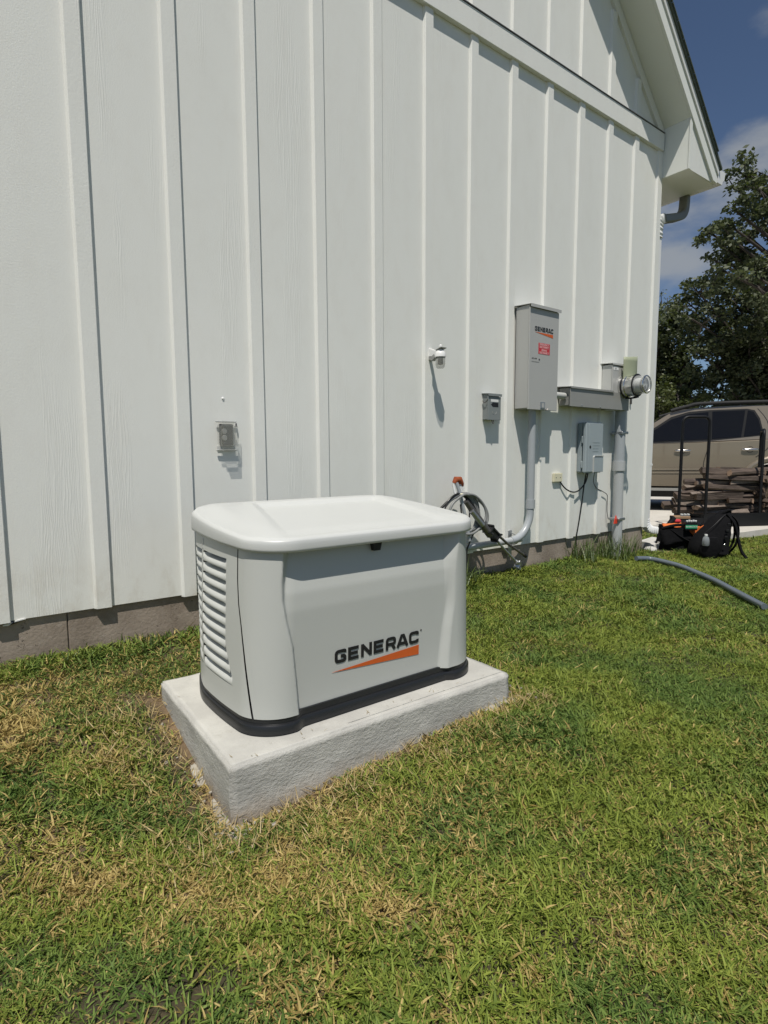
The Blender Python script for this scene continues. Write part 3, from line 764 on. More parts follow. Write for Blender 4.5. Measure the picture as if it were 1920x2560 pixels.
# logo on the front panel follows the slightly leaning panel
def on_panel(o):
    for v in o.data.vertices:
        d = v.co.y+10; v.co.y = front_y(v.co.x, v.co.z)-.0012+d
o = word('logo_lettering', 'GENERAC', 1.016, 1.406, .379, .429, -10, M_ink, fp); on_panel(o)
bm = bmesh.new(); add_prism(bm, [(1.005, .3505), (1.408, .3300), (1.408, .3690)], lambda p: Vector((p[0], -10, p[1])), (0, -.0006, 0)); bmesh.ops.recalc_face_normals(bm, faces=bm.faces)
o = bm_obj('logo_wedge', bm, M_orange, fp); on_panel(o)
o = lathe('registered_mark', [(0, .0005), (.0035, .0005), (.0035, 0)], (1.418, -10, .427), (0, -1, 0), M_ink, fp, 12); on_panel(o)

# ------------------------------------------------------------------ things on the wall
# transfer switch
ts = empty('transfer_switch', (3.55, 0, 1.45), 'tall light grey transfer switch box with logo and red sticker on the wall', 'electrical box')
Dp = .155
cab = box('cabinet', 3.388, 3.722, -Dp+.012, -.021, 1.462, 2.196, M_grey, ts, .003)
door = box('door', 3.384, 3.726, -Dp, -Dp+.011, 1.452, 2.190, M_grey, ts, .002)
prism('top_cap', [(0, 0), (-Dp-.014, -.012), (-Dp-.014, -.034), (-Dp-.010, -.034), (-Dp-.010, -.014), (0, -.004)], lambda p: Vector((3.378, p[0]-.002, 2.222+p[1])), (.355, 0, 0), M_grey, ts)
box('top_fill', 3.39, 3.72, -Dp+.01, -.022, 2.19, 2.206, M_grey, ts)
word('logo_lettering', 'GENERAC', 3.440, 3.656, 2.026, 2.060, -Dp-.0008, M_ink, door, lambda x: 0)
prism('logo_wedge', [(3.440, 2.018), (3.656, 1.992), (3.656, 2.018)], lambda p: Vector((p[0], -Dp-.0006, p[1])), (0, -.0005, 0), M_orange, door)
box('red_sticker', 3.487, 3.620, -Dp-.0012, -Dp-.0002, 1.864, 1.944, M_red, door)
for i, (t_, w_) in enumerate((('EMERGENCY', .118), ('DISCONNECT', .118), ('SERVICE', .085), ('DISCONNECT', .118))):
    text('sticker_lettering', t_, .021, wallM(3.5535, -Dp-.0016, 1.926-.0186*i-.004*(i > 1)), M_pink, door, .0003, 'CENTER', .0006, w_/(.021*.68*len(t_)))
text('model_lettering', '200 AMP', .016, wallM(3.412, -Dp-.0006, 1.820), M_ink, door, .0003, 'LEFT')
lathe('screw', [(0, .002), (.006, .002), (.006, 0)], (3.498, -Dp-.0002, 1.822), (0, -1, 0), M_ink, door, 12)
box('label', 3.412, 3.50, -Dp-.0010, -Dp-.0002, 1.800, 1.806, M_grey2, door)
box('hasp', 3.522, 3.575, -Dp-.004, -Dp-.0002, 1.462, 1.512, M_galv, ts, .001); box('hasp', 3.536, 3.562, -Dp-.0055, -Dp-.0041, 1.470, 1.504, M_grey, ts)
tube('padlock_loop', [(3.585, -Dp-.002, 1.462), (3.59, -Dp-.012, 1.453), (3.60, -Dp-.012, 1.464)], .0035, M_steel, ts, 6, 3)
# conduit from the transfer switch down and back to the generator
cd = empty('conduit', (3.55, -.06, .47), 'grey bent conduit running down from the transfer switch then left to the generator', 'conduit')
tube('riser', [(3.518, -.085, 1.461), (3.520, -.085, .769)], .029, M_pvc, cd, 20)
tube('coupling', [(3.520, -.085, .769), (3.520, -.085, .70)], .035, M_pvc, cd, 20)
tube('sweep', [(3.518, -.085, .70), (3.515, -.085, .64), (3.495, -.085, .585), (3.460, -.085, .535), (3.410, -.085, .495), (3.355, -.085, .474), (3.300, -.085, .468)], .029, M_pvc, cd, 20, 5)
tube('lateral_run', [(3.390, -.0855, .480), (3.330, -.085, .468), (2.4, -.085, .462), (1.9, -.09, .46), (1.80, -.13, .45), (1.78, -.25, .43)], .0245, M_pvc2, cd, 18, 4)
tube('lateral_run', [(1.78, -.25, .43), (1.76, -.45, .42), (1.70, -.62, .42)], .0245, M_pvc2, cd, 18, 4)
for xx in (3.36, 2.55):
    s_ = empty('strut_bracket', (xx, -.01, .47), 'slotted steel strut bracket holding the grey conduit %s' % ('below the transfer switch' if xx > 3 else 'just behind the generator'), 'bracket', 'conduit brackets on the wall')
    box('strut', xx-.02, xx+.02, -.026, -.020, .33, .535, M_galv, s_, .001)
    tube('clamp', [(xx-.0, -.026, .515), (xx, -.07, .508), (xx, -.101, .48), (xx, -.101, .45), (xx, -.06, .428), (xx, -.026, .425)], .004, M_galv, s_, 6, 3, None)
# small disconnect
dc = empty('disconnect_box', (3.12, 0, 1.37), 'small dark grey disconnect box between the camera light and the transfer switch', 'disconnect')
box('box_body', 3.062, 3.180, -.054, -.001, 1.372, 1.556, M_disc, dc, .002)
dcv = box('cover', 3.054, 3.188, -.064, -.0545, 1.368, 1.536, M_disc, dc, .0015)
prism('rain_hood', [(0, .006), (-.072, 0), (-.072, -.018), (-.069, -.018), (-.066, -.004), (0, .002)], lambda p: Vector((3.052, p[0], 1.556+p[1])), (.138, 0, 0), M_disc, dc)
box('label', 3.082, 3.160, -.0650, -.0642, 1.498, 1.516, M_white, dcv)
prism('warning_label', [(3.083, 1.478), (3.102, 1.494), (3.160, 1.492), (3.160, 1.462), (3.102, 1.462)], lambda p: Vector((p[0], -.0642, p[1])), (0, -.0008, 0), M_ink, dcv)
tube('knockout', [(3.12+.022*math.cos(a), -.0645, 1.43+.022*math.sin(a)) for a in np.linspace(math.pi, 2*math.pi, 10)], .0012, M_grey, dcv, 5)
tube('bottom_loop', [(3.105, -.05, 1.374), (3.110, -.056, 1.346), (3.120, -.056, 1.346), (3.125, -.05, 1.374)], .003, M_steel, dc, 6, 3)
tube('side_hook', [(3.053, -.01, 1.508), (3.049, -.03, 1.492), (3.050, -.05, 1.50), (3.053, -.06, 1.515)], .003, M_steel, dc, 6, 3)
# wireway trough
tr = empty('wireway', (4.25, 0, 1.5), 'long dark grey wireway trough between transfer switch and meter', 'electrical box')
box('trough_body', 3.935, 4.50, -.118, -.021, 1.512, 1.650, M_grey2, tr, .002)
box('trough_cover', 3.918, 4.772, -.142, -.1305, 1.500, 1.648, M_grey2, tr, .0015)
box('trough_body', 4.501, 4.768, -.130, -.129, 1.503, 1.640, M_grey2, tr)
box('trough_body', 3.936, 4.500, -.1300, -.1185, 1.512, 1.645, M_grey2, tr)
prism('rain_lip', [(0, .010), (-.152, 0), (-.152, -.014), (-.149, -.014), (-.146, -.004), (0, .005)], lambda p: Vector((3.912, p[0], 1.656+p[1])), (.605, 0, 0), M_grey2, tr)
for xx in (4.07, 4.33): lathe('screw', [(0, .004), (.006, .003), (.007, 0)], (xx, -.1422, 1.514), (0, -1, 0), M_galv, tr, 10)
elb = tag(lathe('conduit_nipple', [(0, 0), (.040, 0), (.043, .01), (.042, .045), (.032, .062), (.026, .068), (.026, .20), (0, .20)], (3.724, -.075, 1.585), (1, 0, 0), M_meterbox), 'short pale conduit nipple between transfer switch and wireway', 'conduit fitting')
# meter socket
mb = empty('electric_meter', (4.65, 0, 1.5), 'round glass electric meter on a light grey socket box near the house corner', 'electric meter')
box('socket_box', 4.532, 4.775, -.118, -.021, 1.50, 1.885, M_meterbox, mb, .003)
bxc = box('box_cover', 4.524, 4.783, -.1278, -.1185, 1.512, 1.872, M_grey, mb, .002)
prism('top_cap', [(0, .010), (-.135, 0), (-.135, -.014), (-.132, -.014), (-.129, -.004), (0, .005)], lambda p: Vector((4.518, p[0], 1.895+p[1])), (.27, 0, 0), M_meterbox, mb)
box('label', 4.534, 4.61, -.1295, -.1282, 1.838, 1.862, M_white, bxc); box('label_mark', 4.562, 4.572, -.1300, -.1296, 1.842, 1.858, M_ink, bxc)
MC = (4.700, -.128, 1.705)
lathe('socket_ring', [(.098, 0), (.098, .018), (.090, .022), (.088, .030), (.094, .034), (.094, .050), (.086, .056)], MC, (0, -1, 0), M_ring, mb, 40)
lathe('lock_ring', [(.088, .056), (.090, .100), (.096, .104), (.096, .122), (.086, .126), (.086, .130)], MC, (0, -1, 0), M_ring, mb, 40)
mt_ = lathe('meter_glass', [(.083, .126), (.083, .142), (.076, .146), (.074, .205), (.070, .213), (.064, .215), (0, .216)], MC, (0, -1, 0), M_glass, mb, 40)
lathe('gasket_ring', [(.0965, .122), (.0985, .124), (.0985, .129), (.088, .131)], MC, (0, -1, 0), M_ink, mb, 40)
lathe('gasket_ring', [(.0955, .019), (.0975, .024), (.0955, .033), (.09, .033)], MC, (0, -1, 0), M_ink, mb, 40)
lathe('glass_rim', [(.0745, .198), (.078, .203), (.078, .211), (.070, .2155)], MC, (0, -1, 0), M_ring, mb, 40)
fc = lathe('meter_face', [(.060, .10), (.060, .192), (0, .193)], MC, (0, -1, 0), M_meterbox, mb, 32)
box('meter_display', 4.655, 4.695, -.3220, -.3212, 1.712, 1.732, M_ink, fc); box('nameplate', 4.672, 4.722, -.3218, -.3212, 1.665, 1.692, M_ink, fc, rot=Matrix.Rotation(-.5, 3, 'Y'))
tube('face_arc', [(4.700+.050*math.cos(a), -.3215, 1.705+.050*math.sin(a)) for a in np.linspace(-2.2, .9, 14)], .006, M_ink, fc, 6)
lathe('face_bezel', [(.062, .18), (.062, .196), (.052, .196), (.052, .18)], MC, (0, -1, 0), M_steel, mb, 32)
tube('ring_latch', [(4.69, -.155, 1.605), (4.70, -.20, 1.600), (4.705, -.25, 1.605)], .008, M_blkpaint, mb, 8)
box('ring_latch', 4.695, 4.72, -.262, -.235, 1.60, 1.63, M_blkpaint, mb, .003)
# sage plastic sleeve standing on the ring
bm = bmesh.new(); n_ = 16; ra = []
for zi, z in enumerate(np.linspace(1.735, 1.95, 8)):
    row = []
    for j in range(n_):
        a = R(200)+R(140)*j/(n_-1)
        x = 4.735+.115*math.cos(a); y = -.145+.05*math.sin(a); row.append((x, y, z+(.028*(j/(n_-1))**2 if zi == 7 else 0)))
    ra.append(row)
vs = [v for r_ in ra for v in r_]; fs = [(i*n_+j, i*n_+j+1, (i+1)*n_+j+1, (i+1)*n_+j) for i in range(7) for j in range(n_-1)]
so = mesh('plastic_sleeve', vs, fs, M_hood, None, True); md = so.modifiers.new('thick', 'SOLIDIFY'); md.thickness = .004
tag(so, 'sage green half-round plastic sleeve standing above the electric meter', 'plastic sleeve')
tag(box('wall_clip', 5.018, 5.038, -.02, -.001, 1.578, 1.628, M_steel, None, .003), 'small dark clip on the wall right of the meter', 'clip')
# mast conduit below the meter
ms = empty('mast_conduit', (4.76, -.07, .15), 'thick vertical grey conduit from the meter down into the ground', 'conduit')
tube('pipe', [(4.752, -.078, 1.512), (4.756, -.078, 1.05)], .046, M_pvc, ms, 24)
tube('coupling', [(4.756, -.078, 1.053), (4.757, -.078, .968)], .054, M_pvc2, ms, 24)
tube('pipe', [(4.757, -.078, .968), (4.768, -.078, .05)], .044, M_pvc2, ms, 24)
for z in (1.306, .530):
    b_ = box('strap', 4.708, 4.812, -.127, -.020, z-.012, z+.012, M_galv, ms, .004)
    box('strap_ear', 4.80, 4.86, -.045, -.021, z-.013, z+.013, M_galv if z < 1 else M_steel, b_, .004)
# network interface box
nid = empty('utility_box', (4.33, 0, .96), 'blue grey plastic utility box with rounded lid below the wireway', 'utility box')
box('back_shell', 4.222, 4.452, -.062, -.001, .962, 1.385, M_nid, nid, .010, 2)
cv = box('cover', 4.206, 4.455, -.105, -.063, .958, 1.388, M_nid, nid, .012, 3)
box('raised_edge', 4.232, 4.245, -.110, -.104, .97, 1.37, M_nid, cv, .002)
prism('small_door', [(4.312, .965), (4.312, 1.085), (4.325, 1.098), (4.452, 1.098), (4.452, .965)], lambda p: Vector((p[0], -.106, p[1])), (0, -.006, 0), M_nid, nid, .0015)
prism('door_rim', [(4.304, .962), (4.304, 1.092), (4.318, 1.106), (4.453, 1.106), (4.453, 1.1), (4.321, 1.1), (4.31, 1.088), (4.31, .962)], lambda p: Vector((p[0], -.1055, p[1])), (0, -.011, 0), M_meterbox, nid)
lathe('lock_screw', [(0, .001), (.010, .002), (.013, 0)], (4.262, -.106, 1.178), (0, -1, 0), M_ink, cv, 14)
for z in (1.215, 1.19, 1.165, 1.14): box('embossed_line', 4.30, 4.40-.02*(z < 1.17), -.1068, -.105, z, z+.004, M_nid, cv)
for z in (1.24, 1.03): box('hinge', 4.212, 4.224, -.075, -.050, z-.03, z+.03, M_nid, nid, .004)
# cream junction plate and its cables
pl = empty('junction_plate', (3.95, 0, .92), 'small square cream cover plate at the left of the utility box', 'cover plate')
box('plate', 3.893, 4.005, -.024, -.001, .890, .962, M_cream, pl, .004, 2)
for xx in (3.92, 3.975): lathe('screw', [(0, .001), (.004, .001), (.005, 0)], (xx, -.0242, .926), (0, -1, 0), M_steel, pl, 8)
def cable(pts, r, m_, label): return tag(tube('cable', pts, r, m_, None, 7, 6), label, 'cable', None)
cable([(3.985, -.014, .892), (4.03, -.02, .845), (4.09, -.03, .810), (4.17, -.035, .797), (4.25, -.03, .82), (4.31, -.04, .88), (4.325, -.05, .962)], .006, M_wire, 'black cable sagging from the cream plate up to the utility box')
cable([(4.30, -.05, .962), (4.295, -.035, .85), (4.285, -.025, .70), (4.262, -.02, .55), (4.240, -.014, .42), (4.238, -.012, .36), (4.242, -.014, .20)], .006, M_wire, 'thin black cable hanging straight down from the utility box to the grass')
cable([(4.425, -.05, .962), (4.44, -.03, .88), (4.50, -.022, .82), (4.60, -.02, .785), (4.675, -.02, .75), (4.682, -.02, .70), (4.685, -.02, .60), (4.69, -.03, .53)], .0035, M_steel, 'thin grey wire from the utility box to the red tag on the conduit')
tag(prism('warning_tag', [(0, 0), (.060, 0), (.045, .055), (.030, .078), (.018, .05)], lambda p: Vector((4.665+p[0], -.105, .492+p[1])), (0, .006, 0), mat('red_plastic', (.75, .06, .03), .4, var=.1), None, .001), 'small red tag tied to the strap on the thick conduit', 'tag')
# camera light
cl = empty('security_light', (2.55, 0, 1.74), 'small white dusk light on a wall bracket beside the disconnect box', 'wall light')
box('wall_plate', 2.508, 2.562, -.014, -.001, 1.735, 1.832, M_white, cl, .004)
prism('arm', [(-.01, 1.826), (-.075, 1.80), (-.110, 1.800), (-.105, 1.78), (-.075, 1.760), (-.01, 1.77)], lambda p: Vector((2.528, p[0], p[1])), (.022, 0, 0), M_white, cl, .003)
prism('lower_arm', [(-.008, 1.75), (-.05, 1.735), (-.085, 1.755), (-.07, 1.78), (-.04, 1.762), (-.008, 1.77)], lambda p: Vector((2.525, p[0], p[1])), (.028, 0, 0), M_grey2, cl, .002)
lathe('head', [(0, .050), (.018, .047), (.030, .033), (.036, .015), (.037, 0), (.033, 0)], (2.540, -.118, 1.752), (0, 0, 1), M_white, cl, 24)
lathe('lens', [(.033, 0), (.031, -.05), (.026, -.068), (.020, -.072), (0, -.072)], (2.540, -.118, 1.752), (0, 0, 1), M_clear, cl, 24)
lathe('lamp_core', [(.018, 0), (.018, -.045), (0, -.05)], (2.540, -.118, 1.751), (0, 0, 1), M_steel, cl, 16)
lathe('photocell', [(.009, 0), (.009, .012), (.011, .014), (.011, .026), (.005, .032), (0, .032)], (2.542, -.118, 1.80), (0, 0, 1), M_white, cl, 16)
box('visor', 2.512, 2.565, -.152, -.098, 1.800, 1.806, M_grey2, cl, .002, rot=Matrix.Rotation(R(-14), 3, 'X'))
# clear outlet cover
oc = empty('outlet_cover', (1.12, 0, 1.15), 'clear in-use cover over a black double outlet on the left of the wall', 'outlet')
box('outlet_plate', 1.087, 1.157, -.024, -.001, 1.175, 1.285, M_ink, oc, .003)
for z in (1.247, 1.213): lathe('receptacle', [(0, .003), (.013, .003), (.015, 0)], (1.108, -.0242, z), (0, -1, 0), M_grey2, oc, 20)
box('gasket', 1.072, 1.170, -.008, -.0012, 1.152, 1.172, M_meterbox, oc, .002)
bm = bmesh.new(); add_box(bm, 1.066, 1.176, -.066, -.011, 1.145, 1.300, .024, 4)
bmesh.ops.delete(bm, geom=[f for f in bm.faces if f.normal.y > .9], context='FACES'); sharp(bm_obj('bubble_cover', bm, M_clear, oc, True), 40)
bm = bmesh.new(); add_box(bm, 1.064, 1.178, -.022, -.012, 1.146, 1.153, .002); add_box(bm, 1.064, 1.178, -.020, -.012, 1.293, 1.302, .002); bm_obj('cover_rim', bm, M_meterbox, oc)
lathe('cover_hinge', [(0, 0), (.004, 0), (.004, .02), (0, .02)], (1.176, -.018, 1.27), (0, 0, 1), M_steel, oc, 10)

# ------------------------------------------------------------------ cable bundle with grounding rods behind the generator
cb = empty('cable_bundle', (2.8, -.1, .47), 'tied bundle of grey conduit and black cables with an orange cap behind the generator', 'cable bundle')
cz = [(2.70, -.12, .86)]
tube('orange_cap', [(2.690, -.10, .925), (2.702, -.105, .95), (2.73, -.108, .948), (2.755, -.105, .918), (2.765, -.10, .875)], [.016, .023, .024, .017, .006], mat('burnt_orange_foam', (.30, .065, .018), .8, var=.35, scale=60, bump=.5, bscale=80, bdist=.004), cb, 12, 0)
box('white_sleeve', 2.724, 2.764, -.115, -.100, .855, .925, M_white, cb, .004, rot=Matrix.Rotation(R(18), 3, 'Y'))
tube('grey_conduit', [(2.700, -.11, .93), (2.722, -.12, .86), (2.745, -.13, .76), (2.77, -.14, .66), (2.80, -.14, .52)], .013, M_pvc, cb, 10, 4)
tube('white_sleeve', [(2.681, -.10, .92), (2.688, -.11, .86), (2.70, -.12, .82)], .009, M_white, cb, 8, 3)
tube('flex_loop', [(2.735, -.12, .853), (2.80, -.12, .848), (2.88, -.12, .815), (2.955, -.125, .76), (2.990, -.13, .69), (2.975, -.135, .63), (2.93, -.14, .600), (2.86, -.13, .592), (2.78, -.12, .60), (2.66, -.12, .64), (2.56, -.12, .72), (2.62, -.12, .80), (2.735, -.12, .853)], .011, M_greycable, cb, 10, 6)
for k in range(9):
    a = k*.016
    tube('black_cable', [(2.728, -.125+.004*k, .855), (2.66-a*.5, -.13, .845-a*.35), (2.60-a*.9, -.13+.005*k, .80-a), (2.565+a, -.13, .70-a), (2.62+a, -.12, .60)], .0055, M_wire, cb, 7, 5)
tube('flex_loop', [(2.74, -.15, .85), (2.84, -.15, .835), (2.92, -.155, .77), (2.945, -.16, .69), (2.90, -.16, .62), (2.80, -.155, .57), (2.68, -.15, .60), (2.60, -.15, .70), (2.63, -.15, .79), (2.74, -.15, .85)], .009, M_greycable, cb, 10, 6)
for k in range(5):
    tube('grey_cable', [(2.74, -.12-.01*k, .85), (2.80+.02*k, -.13, .80), (2.86+.012*k, -.14, .70-.02*k), (2.83+.01*k, -.14, .60), (2.74, -.13, .58)], .007, M_greycable, cb, 7, 5)
tube('black_cable', [(2.74, -.13, .85), (2.80, -.135, .81), (2.86, -.14, .735), (2.885, -.14, .66), (2.86, -.13, .58), (2.82, -.12, .50), (2.80, -.115, .43), (2.80, -.11, .28)], .006, M_wire, cb, 7, 5)
tube('black_cable', [(2.75, -.13, .845), (2.79, -.135, .78), (2.80, -.14, .70), (2.77, -.14, .64), (2.73, -.14, .69), (2.72, -.13, .78)], .005, M_wire, cb, 7, 5)
tube('black_cable', [(2.74, -.13, .84), (2.83, -.14, .77), (2.89, -.145, .67), (2.90, -.14, .60)], .0055, M_wire, cb, 7, 5)
tube('tie', [(2.712, -.115, .852), (2.735, -.140, .848), (2.765, -.13, .850), (2.768, -.105, .858)], .007, M_cream, cb, 8, 3)
pd = empty('post_driver', (3.0, -.14, .30), 'dark tube tool leaning on the wall with two thin metal rods in its end', 'tool')
tube('tube_body', [(2.765, -.135, .80), (2.84, -.14, .72), (2.93, -.145, .62), (3.00, -.15, .545)], [.018, .024, .027, .028], M_steel, pd, 16)
tube('side_pipe', [(2.80, -.16, .73), (2.90, -.17, .625)], .018, M_galv, pd, 14)
dv = Vector((.755, -.05, -.65)).normalized(); q_ = dv.to_track_quat('Z', 'Y').to_matrix()
box('socket_head', 3.0, 3.05, -.175, -.122, .505, .605, M_blk, pd, .010, 2, rot=q_)
tube('rod', [(3.05, -.150, .515), (3.15, -.155, .425), (3.26, -.165, .33), (3.285, -.168, .305)], .009, M_galv, pd, 8)
tube('rod', [(3.075, -.145, .545), (3.20, -.14, .46), (3.36, -.13, .375), (3.41, -.125, .35)], .010, M_steel, pd, 8)
lathe('rod_tip', [(0, 0), (.014, 0), (.014, .03), (0, .035)], (3.405, -.125, .353), (.8, 0, -.45), M_ink, pd, 10)
for k, (x_, z_, a_) in enumerate(((3.272, .318, .3), (3.30, .300, 1.2), (3.285, .285, 2.2), (3.315, .283, -.6), (3.328, .262, .8))):
    box('clamp', x_-.013, x_+.013, -.19+.008*k, -.155+.006*k, z_-.012, z_+.012, M_galv, pd, .004, rot=Matrix.Rotation(a_, 3, 'Y') @ Matrix.Rotation(a_*1.7, 3, 'X'))

# ------------------------------------------------------------------ splash block, paver
def gz(x, y): return float(ground_z(x, y))
sb = empty('splash_block', (6.0, .2, .13), 'white concrete splash block under the downspout shoe at the house corner', 'splash block')
prism('trough', [(5.60, .11), (5.60, .21), (5.66, .18), (5.90, .17), (6.10, .185), (6.16, .17), (6.2, .11)], lambda p: Vector((p[0], .05, p[1])), (.10, .30, 0), M_splash, sb, .008)
box('front_lip', 5.76, 6.08, .0, .07, .11, .20, M_splash, sb, .02, 2, rot=Matrix.Rotation(R(-8), 3, 'Z'))
tag(rough_block('broken_paver', 5.50, 5.60, -.03, .06, .09, .175, M_splash, .02, .006, .012, 4), 'small broken white paver in the grass at the house corner', 'paver')

# ------------------------------------------------------------------ concrete slab, vehicle, firewood
bm = bmesh.new()
add_prism(bm, [(6.93, -.135), (26, -2.3), (26, 14), (5.45, 14), (5.45, 1.08), (6.6, .95), (7.2, .74)], lambda p: Vector((p[0], p[1], -.1)), (0, 0, .30))
bmesh.ops.recalc_face_normals(bm, faces=bm.faces); tag(bm_obj('driveway', bm, M_slab), kind='structure')

# SUV ----------------------------------------------------
SZ = .2
dF = Vector((-.555, .832, 0)); dS = Vector((.832, .555, 0))   # car forward, away from the camera
# reference: t=2.6 m behind the nose lies at the point below
refP = Vector((9.35, 1.14, SZ))
nose = refP + dF*2.6
rzc = math.atan2(-dF.y, -dF.x)                                   # local +x points to the rear
car = empty('parked_suv', (nose.x, nose.y, SZ), 'champagne suv with dark tinted windows parked behind the firewood', 'car', None, rzc)
# local frame: x = t (nose to tail), y: near side at 0, +y must point away from the camera
sgn = 1 if (Matrix.Rotation(rzc, 3, 'Z') @ Vector((0, 1, 0))).dot(dS) > 0 else -1
WD = 1.85
def cl_(t, w, h): return Vector((t, sgn*w, h))
low = [(.02, .45), (.0, .62), (.06, .86), (.30, .98), (1.25, 1.06), (1.55, 1.12), (2.6, 1.135), (3.6, 1.17), (4.62, 1.19), (4.78, 1.10), (4.82, .60), (4.76, .42)]
def arch(cx, r, n=10): return [(cx+r*math.cos(a), .36+r*math.sin(a)) for a in np.linspace(0, math.pi, n)]
bottom = [(4.5, .40)]+arch(3.50, .43)[::1]+[(3.04, .40), (1.20, .40)]+arch(.74, .43)+[(.28, .42)]
poly = low+bottom
bm = bmesh.new(); add_prism(bm, poly, lambda p: cl_(p[0], 0, p[1]), cl_(0, WD, 0)); bmesh.ops.recalc_face_normals(bm, faces=bm.faces)
es = [e for e in bm.edges if abs(e.verts[0].co.y-e.verts[1].co.y) < 1e-5 and min(e.verts[0].co.z, e.verts[1].co.z) > .8]
bmesh.ops.bevel(bm, geom=es, offset=.05, segments=3, affect='EDGES')
body = sharp(bm_obj('body', bm, M_car, car, True, True), 30)
# greenhouse with tumblehome
gh = [(1.38, 1.06), (1.72, 1.36), (2.02, 1.55), (2.38, 1.635), (3.0, 1.66), (4.2, 1.63), (4.50, 1.56), (4.66, 1.18)]
bm = bmesh.new()
def ghp(t, h, side):
    w = .02+(h-1.06)*.22; return cl_(t, w if side == 0 else WD-w, h)
va = [bm.verts.new(ghp(t, h, 0)) for t, h in gh]; vb = [bm.verts.new(ghp(t, h, 1)) for t, h in gh]
bm.faces.new(va); bm.faces.new(vb[::-1])
for i in range(len(gh)): j = (i+1) % len(gh); bm.faces.new((va[i], vb[i], vb[j], va[j]))
bmesh.ops.recalc_face_normals(bm, faces=bm.faces)
bmesh.ops.bevel(bm, geom=[e for e in bm.edges if e.calc_length() < 1.2], offset=.03, segments=2, affect='EDGES')
sharp(bm_obj('roof', bm, M_car, car, True, True), 30)
def win(name, pts, mt=M_carglass, off=-.006, th=.006, parent=car):
    bm = bmesh.new(); a = [bm.verts.new(cl_(t, .02+(h-1.06)*.22+off, h)) for t, h in pts]; b = [bm.verts.new(cl_(t, .02+(h-1.06)*.22+off+th, h)) for t, h in pts]
    bm.faces.new(a); bm.faces.new(b[::-1]); n = len(a)
    for i in range(n): j = (i+1) % n; bm.faces.new((a[i], a[j], b[j], b[i]))
    bmesh.ops.recalc_face_normals(bm, faces=bm.faces); return bm_obj(name, bm, mt, parent, False, True)
win('window_surround', [(1.55, 1.075), (1.80, 1.325), (2.05, 1.50), (2.30, 1.575), (2.60, 1.595), (3.10, 1.60), (3.20, 1.575), (3.27, 1.45), (3.325, 1.19), (2.6, 1.115)], M_blkpaint, -.004, .004)
win('window', [(1.62, 1.105), (1.80, 1.285), (2.05, 1.46), (2.30, 1.54), (2.575, 1.565), (2.565, 1.14)], off=-.008)
win('window', [(2.625, 1.145), (2.63, 1.57), (3.075, 1.578), (3.02, 1.172)], off=-.008)
win('window', [(3.055, 1.176), (3.11, 1.575), (3.185, 1.55), (3.25, 1.43), (3.30, 1.205)], off=-.008)
win('window', [(3.58, 1.22), (3.53, 1.57), (4.30, 1.53), (4.46, 1.25)], off=-.008)
def shut(pts): # door shut line
    return tube('door_gap', [cl_(t, (-.0015 if h < 1.12 else .02+(h-1.06)*.22-.0), h) for t, h in pts], .005, M_ink, car, 5, 3, None, True)
shut([(2.60, 1.14), (2.56, .95), (2.52, .75), (2.54, .50)]); shut([(3.24, 1.60), (3.36, 1.42), (3.42, 1.17)]); shut([(3.42, 1.12), (3.36, .98), (3.22, .86)]); shut([(1.50, 1.10), (1.46, .8), (1.50, .48)])
for t0 in (2.22, 3.14):
    hd = lathe('door_handle', [(0, -.115), (.012, -.11), (.018, -.07), (.019, 0), (.018, .07), (.012, .11), (0, .115)], cl_(t0, -.022, .965+.01*(t0 > 3)), cl_(1, 0, 0), M_chrome, car, 12, 60, True)
    lathe('handle_recess', [(0, 0), (.04, .001), (.048, .004)], cl_(t0, .001, .963+.01*(t0 > 3)), cl_(0, -1, 0), M_ink, car, 16, 60, True)
bm = bmesh.new(); add_prism(bm, [(1.24, .655), (3.02, .668), (3.02, .683), (1.24, .672)], lambda p: cl_(p[0], -.012, p[1]), cl_(0, .014, 0)); bm_obj('side_moulding', bm, M_carlow, car, False, True)
bm = bmesh.new(); add_prism(bm, [(1.24, .600), (3.0, .612), (3.0, .624), (1.24, .613)], lambda p: cl_(p[0], -.010, p[1]), cl_(0, .012, 0)); bm_obj('side_moulding', bm, M_carlow, car, False, True)
bm = bmesh.new(); add_prism(bm, [(1.24, .33), (3.0, .33), (3.0, .37), (1.24, .37)], lambda p: cl_(p[0], -.06, p[1]), cl_(0, .20, 0)); bm_obj('running_board', bm, M_grey2, car, False, True)
bm = bmesh.new(); add_prism(bm, [(.5, .22), (4.4, .22), (4.4, .44), (.5, .44)], lambda p: cl_(p[0], .12, p[1]), cl_(0, WD-.24, 0)); bm_obj('underbody', bm, M_rubber, car, False, True)
# flared arch trim, wheels
for cx_ in (.74, 3.50):
    tube('arch_trim', [cl_(cx_+.485*math.cos(a), -.004, .36+.485*math.sin(a)) for a in np.linspace(0, math.pi, 16)], .045, M_car, car, 8, 0, None, True)
    for side in (0, 1):
        w = lathe('wheel', [(.20, -.11), (.35, -.115), (.375, -.09), (.375, .09), (.35, .115), (.20, .11)], cl_(cx_, .13 if side == 0 else WD-.13, .375), (0, 1, 0), M_rubber, car, 28, 40, True)
        lathe('rim', [(0, -.06), (.06, -.07), (.10, -.05), (.19, -.08), (.215, -.10), (.215, .10)], cl_(cx_, .13 if side == 0 else WD-.13, .375), cl_(0, 1 if side == 0 else -1, 0), M_galv, w, 20, 40, True)
tube('roof_rail', [cl_(2.05, .15, 1.60), cl_(2.3, .15, 1.665), cl_(2.6, .15, 1.70), cl_(4.3, .15, 1.69)], .030, M_rubber, car, 8, 4, None, True)
